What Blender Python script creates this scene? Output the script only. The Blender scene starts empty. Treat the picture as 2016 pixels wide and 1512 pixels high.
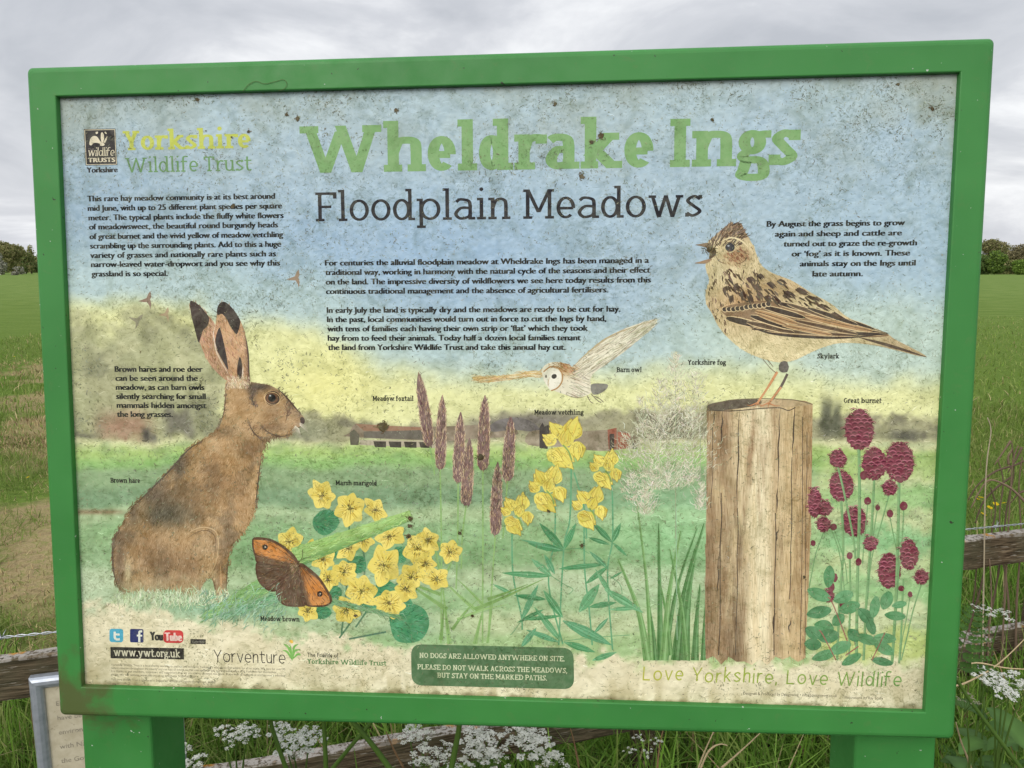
import bpy, bmesh, math, random
import numpy as np
from mathutils import Vector, Matrix
random.seed(7); rng = np.random.default_rng(7)
R = math.radians
# ------------------------------------------------------------------ camera, sky, sun, exposure
sc = bpy.context.scene
F, CX, CY, EYE = 1500.0, 1008.0, 756.0, 1.65
PITCH = R(8.6)
camd = bpy.data.cameras.new('camera'); cam = bpy.data.objects.new('camera', camd)
sc.collection.objects.link(cam); sc.camera = cam
cam.location = (0, 0, EYE); cam.rotation_euler = (math.pi/2 - PITCH, 0, 0)
camd.sensor_width = 36; camd.lens = F/2016*36; camd.clip_start = 0.02; camd.clip_end = 3000
SUN_EL, SUN_AZ = R(33), R(202)           # direction the light comes from: high, behind the photographer
w = bpy.data.worlds.new('World'); sc.world = w; w.use_nodes = True
nt = w.node_tree; nt.nodes.clear(); N = nt.nodes.new; L = nt.links.new
out = N('ShaderNodeOutputWorld'); bg = N('ShaderNodeBackground'); L(bg.outputs[0], out.inputs[0])
sky = N('ShaderNodeTexSky'); sky.sky_type = 'NISHITA'; sky.sun_disc = False
sky.sun_elevation = SUN_EL; sky.sun_rotation = SUN_AZ; sky.air_density = 1.5; sky.dust_density = 4
tc = N('ShaderNodeTexCoord'); sep = N('ShaderNodeSeparateXYZ'); L(tc.outputs['Generated'], sep.inputs[0])
def M(op, a, b=None, c=None):
    n = N('ShaderNodeMath'); n.operation = op
    for i, v in enumerate((a, b, c)):
        if v is None: continue
        if isinstance(v, (int, float)): n.inputs[i].default_value = v
        else: L(v, n.inputs[i])
    return n.outputs[0]
zz = M('ADD', M('MAXIMUM', sep.outputs[2], 0.0), 0.30)
comb = N('ShaderNodeCombineXYZ'); L(M('DIVIDE', sep.outputs[0], zz), comb.inputs[0]); L(M('DIVIDE', sep.outputs[1], zz), comb.inputs[1])
comb.inputs[2].default_value = 3.7
cn = N('ShaderNodeTexNoise'); L(comb.outputs[0], cn.inputs['Vector'])
cn.inputs['Scale'].default_value = 1.9; cn.inputs['Detail'].default_value = 8; cn.inputs['Roughness'].default_value = 0.56; cn.inputs['Distortion'].default_value = 0.5
cr = N('ShaderNodeValToRGB'); L(cn.outputs[0], cr.inputs[0]); e = cr.color_ramp.elements
e[0].position = 0.33; e[0].color = (4.9, 5.1, 5.55, 1); e[1].position = 0.64; e[1].color = (8.7, 8.8, 9.0, 1)
m_ = cr.color_ramp.elements.new(0.5); m_.color = (6.3, 6.45, 6.85, 1)
mx = N('ShaderNodeMix'); mx.data_type = 'RGBA'; mx.inputs[0].default_value = 0.93
L(sky.outputs[0], mx.inputs[6]); L(cr.outputs[0], mx.inputs[7])
# thinner cloud towards the sun, behind the photographer: brighter sky there
sd = Vector((math.cos(SUN_EL)*math.sin(SUN_AZ), math.cos(SUN_EL)*math.cos(SUN_AZ), math.sin(SUN_EL)))
dp = N('ShaderNodeVectorMath'); dp.operation = 'DOT_PRODUCT'; L(tc.outputs['Generated'], dp.inputs[0]); dp.inputs[1].default_value = sd
glow = M('POWER', M('MAXIMUM', M('MULTIPLY_ADD', dp.outputs['Value'], 0.5, 0.5), 0.0), 3.0)
hz = M('POWER', M('SUBTRACT', 1.0, M('ABSOLUTE', sep.outputs[2])), 9.0)      # paler band of cloud near the horizon
gain = M('ADD', M('MULTIPLY_ADD', glow, 1.8, 1.20), M('MULTIPLY', hz, 0.16))
vm = N('ShaderNodeVectorMath'); vm.operation = 'SCALE'; L(mx.outputs[2], vm.inputs[0]); L(gain, vm.inputs[3])
L(vm.outputs[0], bg.inputs[0]); bg.inputs[1].default_value = 0.075
sl = bpy.data.lights.new('sun', 'SUN'); so = bpy.data.objects.new('sun', sl); sc.collection.objects.link(so)
sl.energy = 0.95; sl.angle = R(28); sl.color = (1, 0.96, 0.9)
so.rotation_euler = (-sd).to_track_quat('-Z', 'Y').to_euler()
sc.view_settings.view_transform = 'Standard'; sc.view_settings.look = 'None'
sc.view_settings.exposure = 0.3; sc.view_settings.gamma = 1
try: sc.cycles.max_bounces = 6; sc.cycles.transparent_max_bounces = 8
except Exception: pass
KLIT = 1.0      # how a white card facing the photographer reads in this light

# ------------------------------------------------------------------ helpers
FWD = Vector((0, math.cos(PITCH), -math.sin(PITCH))); UP = Vector((0, math.sin(PITCH), math.cos(PITCH))); EX = Vector((1, 0, 0))
CAM = Vector((0, 0, EYE))
def ray(x, y): return (FWD + EX*((x-CX)/F) - UP*((y-CY)/F))
def at(x, y, Y):
    d = ray(x, y); return CAM + d*(Y/d.y)
def s2l(c):
    c = np.asarray(c, float)/255.0
    return np.where(c <= 0.04045, c/12.92, ((c+0.055)/1.055)**2.4)
def ink(c): return np.clip(s2l(c)/KLIT, 0.002, 0.86)
def vnoise(x, y, seed=0):
    x = np.asarray(x, float); y = np.asarray(y, float)
    xi = np.floor(x).astype(np.int64); yi = np.floor(y).astype(np.int64); fx = x-xi; fy = y-yi
    fx = fx*fx*(3-2*fx); fy = fy*fy*(3-2*fy)
    def h(a, b):
        n = (a*374761393 + b*668265263 + seed*974634757) & 0x7fffffff
        n = ((n ^ (n >> 13))*1274126177) & 0x7fffffff
        return ((n ^ (n >> 16)) & 0xffff)/65535.0
    return (h(xi, yi)*(1-fx)+h(xi+1, yi)*fx)*(1-fy)+(h(xi, yi+1)*(1-fx)+h(xi+1, yi+1)*fx)*fy
def fbm(x, y, s, o=4, seed=0):
    t = 0; a = 0.5; f = 1.0/s; n = 0
    for i in range(o):
        t = t + a*vnoise(np.asarray(x)*f, np.asarray(y)*f, seed+i*17); n += a; a *= 0.5; f *= 2.03
    return t/n
def sst(a, b, x):
    t = np.clip((np.asarray(x, float)-a)/(b-a), 0, 1); return t*t*(3-2*t)
def props(o, label=None, cat=None, group=None, kind=None):
    for k, v in (('label', label), ('category', cat), ('group', group), ('kind', kind)):
        if v: o[k] = v
    return o
def link(o, parent=None):
    sc.collection.objects.link(o)
    if parent: o.parent = parent
    return o
def empty(name, loc=(0, 0, 0), mat=None):
    o = link(bpy.data.objects.new(name, None)); o.empty_display_size = 0.1
    if mat is not None: o.matrix_world = mat
    else: o.location = loc
    return o
def mesh_np(name, V, Fc, mat, parent=None, col=None, smooth=False):
    """V (n,3); Fc list of index tuples, or an (m,k) array; col (n,3) linear"""
    me = bpy.data.meshes.new(name)
    V = np.asarray(V, np.float32)
    if isinstance(Fc, np.ndarray):
        k = Fc.shape[1]; me.vertices.add(len(V)); me.vertices.foreach_set('co', V.ravel())
        me.loops.add(Fc.size); me.loops.foreach_set('vertex_index', Fc.astype(np.int32).ravel())
        me.polygons.add(len(Fc)); me.polygons.foreach_set('loop_start', np.arange(0, Fc.size, k, dtype=np.int32))
        me.update(calc_edges=True)
    else:
        me.from_pydata(V.tolist(), [], Fc)
    if col is not None:
        a = me.color_attributes.new('Col', 'FLOAT_COLOR', 'POINT')
        c4 = np.ones((len(V), 4), np.float32); c4[:, :3] = col; a.data.foreach_set('color', c4.ravel())
    if smooth: me.polygons.foreach_set('use_smooth', [True]*len(me.polygons))
    me.materials.append(mat); me.validate(); me.update()
    return link(bpy.data.objects.new(name, me), parent)

# ------------------------------------------------------------------ materials
def newmat(name, rough=0.6, spec=0.4):
    m = bpy.data.materials.new(name); m.use_nodes = True
    b = m.node_tree.nodes['Principled BSDF']; b.inputs['Roughness'].default_value = rough
    b.inputs['Specular IOR Level'].default_value = spec
    return m, m.node_tree, b
def nn(t, typ, **kw):
    n = t.nodes.new(typ)
    for k, v in kw.items():
        if k in n.inputs: n.inputs[k].default_value = v
        else: setattr(n, k, v)
    return n
def noise(t, vec, scale, detail=4, rough=0.55, dist=0.0):
    n = nn(t, 'ShaderNodeTexNoise', Scale=scale, Detail=detail, Roughness=rough, Distortion=dist)
    if vec is not None: t.links.new(vec, n.inputs['Vector'])
    return n.outputs[0]
def ramp(t, fac, stops):
    n = t.nodes.new('ShaderNodeValToRGB'); e = n.color_ramp.elements
    while len(e) < len(stops): e.new(0.5)
    for el, (p, c) in zip(e, stops):
        el.position = p; el.color = (c, c, c, 1) if isinstance(c, (int, float)) else tuple(c)+(1,)
    t.links.new(fac, n.inputs[0]); return n.outputs[0]
def mix(t, fac, a, b, blend='MIX'):
    n = t.nodes.new('ShaderNodeMix'); n.data_type = 'RGBA'; n.blend_type = blend
    for i, v in ((0, fac), (6, a), (7, b)):
        if isinstance(v, (int, float)): n.inputs[i].default_value = v
        elif isinstance(v, tuple): n.inputs[i].default_value = v+(1,) if len(v) == 3 else v
        else: t.links.new(v, n.inputs[i])
    return n.outputs[2]
def mth(t, op, a, b=0.0, clamp=False):
    n = t.nodes.new('ShaderNodeMath'); n.operation = op; n.use_clamp = clamp
    for i, v in enumerate((a, b)):
        if isinstance(v, (int, float)): n.inputs[i].default_value = v
        else: t.links.new(v, n.inputs[i])
    return n.outputs[0]
def bump(t, b, h, strength, dist=0.01):
    n = nn(t, 'ShaderNodeBump', Strength=strength, Distance=dist); t.links.new(h, n.inputs['Height']); t.links.new(n.outputs[0], b.inputs['Normal'])

# film of algae and dirt over everything printed on the panel
gg = bpy.data.node_groups.new('grime', 'ShaderNodeTree')
gg.interface.new_socket('Color', in_out='INPUT', socket_type='NodeSocketColor'); gg.interface.new_socket('Color', in_out='OUTPUT', socket_type='NodeSocketColor')
gi = gg.nodes.new('NodeGroupInput'); go = gg.nodes.new('NodeGroupOutput')
ov = gg.nodes.new('ShaderNodeTexCoord').outputs['Object']
n1 = noise(gg, ov, 7.0, 4, 0.6); n2 = noise(gg, ov, 150.0, 5, 0.68, 1.6); n3 = noise(gg, ov, 75.0, 4, 0.6, 1.0); n4 = noise(gg, ov, 28, 5, 0.65, 0.8)
film = mth(gg, 'MULTIPLY', ramp(gg, n3, [(0.38, 0.0), (0.68, 1.0)]), 0.09)
c1 = mix(gg, film, gi.outputs[0], (0.60, 0.60, 0.44))
dens = mth(gg, 'ADD', n2, mth(gg, 'MULTIPLY', mth(gg, 'SUBTRACT', n1, 0.5), 0.40))
speck = mth(gg, 'MULTIPLY', ramp(gg, dens, [(0.55, 0.0), (0.72, 1.0)]), 0.70)
c2 = mix(gg, speck, c1, (0.33, 0.34, 0.24), 'MULTIPLY')
cl = mth(gg, 'MULTIPLY', ramp(gg, n4, [(0.48, 0.0), (0.72, 1.0)]), 0.62)
c3 = mix(gg, cl, c2, (0.52, 0.54, 0.42), 'MULTIPLY')
gg.links.new(c3, go.inputs[0])
PRINT, t, b = newmat('printed_panel', 0.5, 0.16)
at_ = nn(t, 'ShaderNodeAttribute', attribute_name='Col'); g = t.nodes.new('ShaderNodeGroup'); g.node_tree = gg
t.links.new(at_.outputs['Color'], g.inputs[0]); t.links.new(g.outputs[0], b.inputs['Base Color'])
VCOL, t, b = newmat('tinted_surface', 0.8, 0.15)
at_ = nn(t, 'ShaderNodeAttribute', attribute_name='Col'); t.links.new(at_.outputs['Color'], b.inputs['Base Color'])
def foliage(name, rough=0.55, trans=0.35):
    m, t, b = newmat(name, rough, 0.14)
    a = nn(t, 'ShaderNodeAttribute', attribute_name='Col'); t.links.new(a.outputs['Color'], b.inputs['Base Color'])
    tr = t.nodes.new('ShaderNodeBsdfTranslucent'); t.links.new(a.outputs['Color'], tr.inputs[0])
    ms = t.nodes.new('ShaderNodeMixShader'); ms.inputs[0].default_value = trans
    t.links.new(b.outputs[0], ms.inputs[1]); t.links.new(tr.outputs[0], ms.inputs[2])
    t.links.new(ms.outputs[0], t.nodes['Material Output'].inputs[0]); return m
LEAF = foliage('leaf_tissue'); PETAL = foliage('petal_tissue', 0.7, 0.5)
# green powder-coated metal, rubbed and dirty
GREEN, t, b = newmat('green_paint', 0.42, 0.24)
ov = t.nodes.new('ShaderNodeTexCoord').outputs['Object']
na = noise(t, ov, 6, 3); nb = noise(t, ov, 240, 3, 0.6); nc = noise(t, ov, 55, 5, 0.7, 1.0)
c = mix(t, ramp(t, na, [(0.35, 0.0), (0.65, 1.0)]), (0.038, 0.180, 0.039), (0.047, 0.210, 0.047))
c = mix(t, mth(t, 'MULTIPLY', ramp(t, nc, [(0.57, 0.0), (0.74, 1.0)]), 0.30), c, (0.10, 0.17, 0.055))
c = mix(t, ramp(t, noise(t, ov, 130, 2, 0.5), [(0.75, 0.0), (0.765, 1.0)]), c, (0.42, 0.47, 0.40))
c = mix(t, ramp(t, noise(t, ov, 95, 2, 0.5, 0.4), [(0.25, 1.0), (0.265, 0.0)]), c, (0.03, 0.035, 0.02))
STAIN_AT = t.nodes.new('ShaderNodeVectorMath'); STAIN_AT.operation = 'DISTANCE'; t.links.new(ov, STAIN_AT.inputs[0])
sf_ = mth(t, 'SUBTRACT', mth(t, 'MULTIPLY', noise(t, ov, 22, 6, 0.65, 0.6), 0.22), STAIN_AT.outputs['Value'])
c = mix(t, mth(t, 'MULTIPLY', ramp(t, sf_, [(0.025, 0.0), (0.085, 1.0)]), 0.78), c, (0.085, 0.075, 0.028))
t.links.new(c, b.inputs['Base Color'])
t.links.new(ramp(t, noise(t, ov, 35, 4), [(0.3, 0.34), (0.7, 0.55)]), b.inputs['Roughness'])
bump(t, b, nb, 0.05, 0.001)
# weathered, lichen-spotted fence timber
WOOD, t, b = newmat('weathered_wood', 0.95, 0.04)
tcw = t.nodes.new('ShaderNodeTexCoord'); mp = nn(t, 'ShaderNodeMapping'); mp.inputs['Scale'].default_value = (0.07, 1, 1)
t.links.new(tcw.outputs['Object'], mp.inputs[0]); gv = mp.outputs[0]; ov = tcw.outputs['Object']
gr = noise(t, gv, 120, 6, 0.65, 1.2); big = noise(t, ov, 9, 4)
c = ramp(t, gr, [(0.36, (0.022, 0.015, 0.009)), (0.5, (0.085, 0.060, 0.037)), (0.68, (0.22, 0.165, 0.105))])
c = mix(t, ramp(t, big, [(0.35, 0.0), (0.7, 0.65)]), c, (0.085, 0.085, 0.05))
c = mix(t, mth(t, 'MULTIPLY', ramp(t, noise(t, gv, 260, 3, 0.6), [(0.62, 0.0), (0.66, 1.0)]), 0.55), c, (0.42, 0.38, 0.31))
geo = t.nodes.new('ShaderNodeNewGeometry'); sx = t.nodes.new('ShaderNodeSeparateXYZ'); t.links.new(geo.outputs['True Normal'], sx.inputs[0])
top = ramp(t, sx.outputs[2], [(0.55, 0.0), (0.8, 1.0)])
lich = ramp(t, noise(t, ov, 70, 6, 0.7, 0.5), [(0.42, 0.0), (0.52, 1.0)])
c = mix(t, mth(t, 'MULTIPLY', lich, mth(t, 'MULTIPLY', top, 0.85)), c, (0.42, 0.39, 0.35))
orange = mth(t, 'MULTIPLY', ramp(t, noise(t, ov, 12, 5, 0.6), [(0.60, 0.0), (0.66, 1.0)]), mth(t, 'MULTIPLY', top, 0.9))
c = mix(t, orange, c, (0.42, 0.20, 0.03))
t.links.new(c, b.inputs['Base Color']); bump(t, b, gr, 0.7, 0.006)
STEEL, t, b = newmat('galvanised_wire', 0.4, 0.5); b.inputs['Metallic'].default_value = 0.8
ov = t.nodes.new('ShaderNodeTexCoord').outputs['Object']
t.links.new(ramp(t, noise(t, ov, 80, 3), [(0.35, (0.36, 0.38, 0.41)), (0.7, (0.6, 0.62, 0.64))]), b.inputs['Base Color'])
ALU, t, b = newmat('brushed_aluminium', 0.42, 0.5); b.inputs['Metallic'].default_value = 0.55
ov = t.nodes.new('ShaderNodeTexCoord').outputs['Object']
t.links.new(ramp(t, noise(t, ov, 60, 4), [(0.3, (0.33, 0.36, 0.40)), (0.7, (0.44, 0.47, 0.51))]), b.inputs['Base Color'])
SHEET, t, b = newmat('stained_notice_paper', 0.5, 0.3)
ov = t.nodes.new('ShaderNodeTexCoord').outputs['Object']
c = ramp(t, noise(t, ov, 30, 5, 0.6), [(0.3, (0.40, 0.35, 0.24)), (0.7, (0.54, 0.49, 0.36))])
c = mix(t, ramp(t, noise(t, ov, 45, 5, 0.7, 1.0), [(0.60, 0.0), (0.76, 0.8)]), c, (0.11, 0.08, 0.035))
t.links.new(c, b.inputs['Base Color'])
GREYINK, t, b = newmat('faded_ink', 0.7, 0.1)
ov = t.nodes.new('ShaderNodeTexCoord').outputs['Object']
t.links.new(ramp(t, noise(t, ov, 90, 3), [(0.35, (0.20, 0.18, 0.14)), (0.7, (0.38, 0.34, 0.25))]), b.inputs['Base Color'])
# ground: lush grass, a worn brown path, paler with distance
GROUND, t, b = newmat('meadow_ground', 0.95, 0.05)
pos = t.nodes.new('ShaderNodeNewGeometry').outputs['Position']
sp = t.nodes.new('ShaderNodeSeparateXYZ'); t.links.new(pos, sp.inputs[0])
g1 = noise(t, pos, 0.9, 6, 0.6); g2 = noise(t, pos, 14, 5, 0.7); g3 = noise(t, pos, 0.06, 4)
c = ramp(t, g2, [(0.3, (0.06, 0.10, 0.016)), (0.55, (0.115, 0.18, 0.03)), (0.75, (0.19, 0.24, 0.06))])
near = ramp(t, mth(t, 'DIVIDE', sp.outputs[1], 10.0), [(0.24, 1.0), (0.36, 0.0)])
c = mix(t, near, c, (0.022, 0.028, 0.010))  # dark soil colour close by, painting in the shade between the grass blades
far = ramp(t, mth(t, 'DIVIDE', sp.outputs[1], 60.0), [(0.12, 0.0), (0.9, 1.0)])
mf = nn(t, 'ShaderNodeMapping'); mf.inputs['Scale'].default_value = (0.35, 1, 1); t.links.new(pos, mf.inputs[0])
fc = ramp(t, noise(t, mf.outputs[0], 1.6, 8, 0.75), [(0.34, (0.075, 0.135, 0.022)), (0.5, (0.135, 0.205, 0.045)), (0.66, (0.22, 0.27, 0.085))])
c = mix(t, far, c, fc)
pth = mth(t, 'ABSOLUTE', mth(t, 'ADD', sp.outputs[0], mth(t, 'MULTIPLY', sp.outputs[1], 0.62)))
pw = mth(t, 'ADD', mth(t, 'DIVIDE', pth, 0.9), mth(t, 'MULTIPLY', mth(t, 'SUBTRACT', g1, 0.5), 4.2))
bias = ramp(t, mth(t, 'DIVIDE', sp.outputs[1], 15.0), [(0.0, 1.0), (0.22, 0.7), (0.245, 0.0), (0.33, 0.0), (0.365, 0.95), (0.40, 0.95), (0.44, 0.25), (0.87, 0.35), (1.0, 1.0)])
pw = mth(t, 'ADD', pw, bias)
pm = ramp(t, pw, [(0.30, 0.95), (0.85, 0.0)])
fade = ramp(t, mth(t, 'DIVIDE', sp.outputs[1], 30.0), [(0.10, 1.0), (0.42, 1.0), (0.52, 0.0)])
pc = ramp(t, noise(t, pos, 16, 6, 0.75), [(0.3, (0.15, 0.115, 0.055)), (0.48, (0.33, 0.255, 0.135)), (0.58, (0.21, 0.20, 0.07)), (0.72, (0.48, 0.39, 0.22))])
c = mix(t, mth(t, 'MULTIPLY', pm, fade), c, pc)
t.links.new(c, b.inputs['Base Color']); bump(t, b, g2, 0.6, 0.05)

# ------------------------------------------------------------------ ground
def ground_z(x, y): return 0.0
V = []; Fc = []
xs = np.concatenate([-np.geomspace(2500, 3, 26), np.linspace(-2.5, 2.5, 11), np.geomspace(3, 2500, 26)]); ys = np.concatenate([[-2500, -600, -100, -20, -5, -1], np.linspace(0, 12, 25), np.geomspace(13, 2500, 30)])
XX, YY = np.meshgrid(xs, ys); ZZ = (fbm(XX, YY, 2.5, 3, 5)-0.5)*0.10*np.clip(YY/5, 0.2, 1)*(np.abs(YY) < 80)
nx, ny = len(xs), len(ys); idx = np.arange(nx*ny).reshape(ny, nx)
FQ = np.stack([idx[:-1, :-1], idx[:-1, 1:], idx[1:, 1:], idx[1:, :-1]], -1).reshape(-1, 4)
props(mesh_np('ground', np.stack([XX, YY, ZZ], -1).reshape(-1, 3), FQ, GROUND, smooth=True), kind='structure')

# ------------------------------------------------------------------ the interpretation board: pose
rv = np.array([0.08947864, -0.06436615, 0.00112208]); T = np.array([-0.02820352, -0.02542916, -1.02630406])
th = np.linalg.norm(rv); k = rv/th; K = np.array([[0, -k[2], k[1]], [k[2], 0, -k[0]], [-k[1], k[0], 0]])
RB = np.eye(3)+math.sin(th)*K+(1-math.cos(th))*K@K
CB = np.array([EX, UP, -FWD]).T
RW = CB@RB; CEN = np.array(CAM)+CB@T
BH = CEN[2]/RW[2, 1]; BASE = CEN-RW[:, 1]*BH
BM = Matrix(((*RW[0], BASE[0]), (*RW[1], BASE[1]), (*RW[2], BASE[2]), (0, 0, 0, 1)))
RB_T = RW.T
def pan(x, y, z=0.0):
    """photo pixels -> board coordinates on the plane z (metres in front of the frame face)"""
    x = np.asarray(x, float); y = np.asarray(y, float)
    d = np.array(FWD)[:, None]+np.array(EX)[:, None]*((x.ravel()-CX)/F)-np.array(UP)[:, None]*((y.ravel()-CY)/F)
    dl = RB_T@d; o = RB_T@(np.array(CAM)-BASE)
    tt = (z-o[2])/dl[2]; P = o[:2, None]+dl[:2]*tt
    return np.stack([P[0], P[1]], -1).reshape(x.shape+(2,))
ZP = -0.009                                      # the print lies 9 mm behind the frame face
PX = 1.03/1500                                    # a photo pixel on the board, in metres
sign = props(empty('information_board', mat=BM), 'large green framed wildlife board with a hare and skylark illustration and algae stains', 'information board')

# frame: one mitred ring of box section with eased edges
oc = [pan(*p, -.009) for p in ((57, 135), (1955, 77), (1875, 1452), (122, 1405))]
ic = [pan(*p) for p in ((109.5, 189.5), (1891.5, 141.5), (1821.5, 1402.5), (160.5, 1352.5))]
sgn = [(1, -1), (-1, -1), (-1, 1), (1, 1)]        # inward directions of TL, TR, BR, BL
def ring(cs, inset, r, z, n=6):
    o = []
    a0 = [180, 90, 0, 270]
    for c_, (sx_, sy_), a in zip(cs, sgn, a0):
        px, py = c_[0]+sx_*(inset+r), c_[1]+sy_*(inset+r)
        for i in range(n+1):
            ang = R(a-90*i/n); o.append((px+r*math.cos(ang), py+r*math.sin(ang), z))
    return o
rings = [ring(oc, 0, .007, -.048), ring(oc, 0, .007, -.009)]
for i in range(1, 5):
    a = R(90*i/4); rings.append(ring(oc, .0085*(1-math.cos(a)), .007, -.009+.009*math.sin(a)))
rings += [ring(ic, -.0016, .0008, 0), ring(ic, -.0005, .0006, -.0005), ring(ic, 0, .0005, -.0016), ring(ic, 0, .0005, -.048), ring(oc, 0, .007, -.048)]
V = sum(rings, []); n = len(rings[0]); Fc = []
for i in range(len(rings)-1):
    for j in range(n):
        j2 = (j+1) % n; Fc.append((i*n+j, i*n+j2, (i+1)*n+j2, (i+1)*n+j))
fr = mesh_np('frame', V, Fc, GREEN, sign)
STAIN_AT.inputs[1].default_value = (oc[3][0]+.018, oc[3][1]+.012, 0)

def box(name, x0, x1, y0, y1, z0, z1, mat, parent, bev=0.003):
    bm = bmesh.new(); bmesh.ops.create_cube(bm, size=1)
    for v in bm.verts: v.co = ((x0+x1)/2+v.co.x*(x1-x0), (y0+y1)/2+v.co.y*(y1-y0), (z0+z1)/2+v.co.z*(z1-z0))
    bmesh.ops.bevel(bm, geom=bm.edges[:], offset=bev, segments=3, affect='EDGES', profile=0.5)
    me = bpy.data.meshes.new(name); bm.to_mesh(me); bm.free(); me.materials.append(mat)
    return link(bpy.data.objects.new(name, me), parent)
zb = -0.049
for xa, xb in ((163, 300), (1683, 1843)):
    xl = pan(xa, 1480, zb)[0]; xr = pan(xb, 1480, zb)[0]
    box('post', xl, xr, -0.35, BH+.30, zb-.10, zb, GREEN, sign, 0.005)

# ------------------------------------------------------------------ printed panel: the painted background
su, sv = np.meshgrid(np.linspace(0, 1, 600), np.linspace(0, 1, 425))          # a fine grid just larger than the frame's opening
qd = np.array([(104, 184), (1897, 136), (1827, 1408), (155, 1358)], float)
PXX, PYY = [(1-sv)*((1-su)*qd[0, i]+su*qd[1, i])+sv*((1-su)*qd[3, i]+su*qd[2, i]) for i in (0, 1)]
def lerp(c, m, col):
    return c*(1-m[..., None])+np.asarray(col, float)*m[..., None]
def paint_bg(x, y):
    wob = (fbm(x, y, 90, 4, 3)-.5)
    wf = (fbm(x, y, 22, 4, 9)-.5)
    c = np.zeros(x.shape+(3,))+np.array([170, 190, 194])
    c = lerp(c, sst(160, 330, y+wob*160), (166, 187, 197))
    c = lerp(c, sst(330, 520, y+wob*170)*sst(1500, 500, x), (153, 178, 196))
    c = lerp(c, sst(620, 200, x)*sst(250, 420, y)*sst(640, 520, y)*.8, (150, 173, 188))
    c = lerp(c, np.exp(-((x-880)/260)**2-((y-480)/110)**2)*.7, (150, 178, 202))
    c = lerp(c, sst(1350, 1750, x)*sst(200, 500, y)*.5, (160, 186, 200))
    hor = np.interp(x, [100, 300, 480, 620, 760, 900, 1100, 1300, 1500, 1900], [610, 610, 640, 660, 735, 765, 760, 735, 745, 755])
    d = y-hor+wob*60
    c = lerp(c, sst(-190, -50, d)*.75, (183, 203, 196))
    c = lerp(c, sst(1250, 1500, x)*sst(-230, -90, d)*.85, (188, 206, 190))
    c = lerp(c, sst(-45, 25, d)*.95, (222, 222, 160))
    c = lerp(c, np.exp(-((x-640)/120)**2-((y-760)/70)**2)*.6, (228, 222, 140))
    c = lerp(c, np.exp(-((x-330)/90)**2-((y-640)/25)**2)*.5, (225, 222, 150))
    c = c*(1-.02*sst(30, -120, d)[..., None]*np.array([1.25, 1.0, .75]))
    c = lerp(c, sst(.42, .7, fbm(x, y, 110, 4, 91))*sst(420, 180, y)*.40, (150, 160, 148))
    # tree washes at the left
    tree = sst(505, 430, x+wob*190)*sst(625, 700, y+wob*170+wf*60)*sst(905, 850, y+wf*50)
    c = lerp(c, tree*.85, (158, 160, 122))
    c = lerp(c, tree*sst(.45, .75, fbm(x, y, 60, 4, 21))*.55, (118, 118, 92))
    c = lerp(c, tree*sst(.55, .75, fbm(x, y, 45, 4, 25))*.5, (196, 194, 150))
    c = lerp(c, np.exp(-((x-350)/40)**2-((y-690)/36)**2)*.5, (196, 196, 150))
    c = lerp(c, np.exp(-((x-245)/55)**4-((y-838)/30+wf)**2)*.75, (160, 118, 98))
    c = lerp(c, np.exp(-(((x-352)+wf*30)/28)**4-(((y-832)+wf*40)/30)**4)*.8, (102, 98, 88))
    # hazy hedges and trees along the middle distance
    hed = np.interp(x, [100, 480, 560, 640, 700, 820, 950, 1060, 1160, 1240, 1400, 1600, 1650, 1850, 1900], [900, 890, 812, 815, 832, 838, 830, 806, 818, 806, 800, 818, 822, 820, 830])
    hm = sst(-8, 10, y-hed+wf*34)*sst(905, 878, y+wf*20)*sst(470, 560, x)
    c = lerp(c, hm*.8, (150, 146, 116))
    c = lerp(c, hm*sst(.45, .7, fbm(x*.7, y, 26, 4, 31))*.65, (104, 100, 84))
    c = lerp(c, np.exp(-((x-1040)/110)**2-((y-828-.00012*(x-1090)**2)/15)**2)*.8, (108, 101, 98))
    c = lerp(c, np.exp(-((x-600)/50)**2-((y-850)/26)**2)*.6, (128, 134, 108))
    c = lerp(c, np.exp(-((x-1745)/100)**4-((y-868)/24+wf)**2)*.5, (140, 142, 106))
    for px, py, rx, ry, cc, kk in ((1627, 818, 13, 36, (86, 88, 70), .95), (1648, 822, 8, 30, (92, 94, 76), .9), (1640, 846, 26, 14, (88, 90, 72), .7), (1782, 858, 30, 11, (84, 82, 72), .9), (1612, 894, 14, 4, (80, 76, 66), .8),
                                   (1820, 858, 8, 8, (96, 92, 78), .7), (1300, 850, 60, 26, (96, 94, 76), .55), (160, 858, 30, 5, (100, 98, 82), .7), (288, 856, 9, 14, (74, 72, 66), .9), (302, 862, 6, 8, (90, 88, 80), .8), (247, 872, 4, 14, (130, 92, 72), .7)):
        c = lerp(c, np.exp(-np.abs((x-px+wf*9)/rx)**3-np.abs((y-py+wf*9)/ry)**3)*kk, cc)
    # meadow in bands
    yy = y+wob*22+wf*10
    gb = sst(862, 874, yy)
    c = lerp(c, gb*sst(1300, 1250, y), (206, 206, 158))
    st = [(880, (168, 194, 116)), (902, (142, 182, 108)), (922, (138, 164, 120)), (962, (124, 154, 116)), (1000, (166, 188, 142)), (1030, (144, 178, 126)), (1075, (128, 164, 112)), (1120, (174, 194, 150)), (1160, (148, 180, 128)), (1205, (182, 196, 150)), (1250, (156, 184, 128)), (1300, (174, 194, 132))]
    for (ya, ca) in st:
        off = np.interp(x, [150, 900, 1300, 1850], [0, 4, 0, -8])
        c = lerp(c, sst(ya-12, ya+12, yy+off), ca)
    rt = sst(1580, 1640, x)*sst(880, 900, y)
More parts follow.
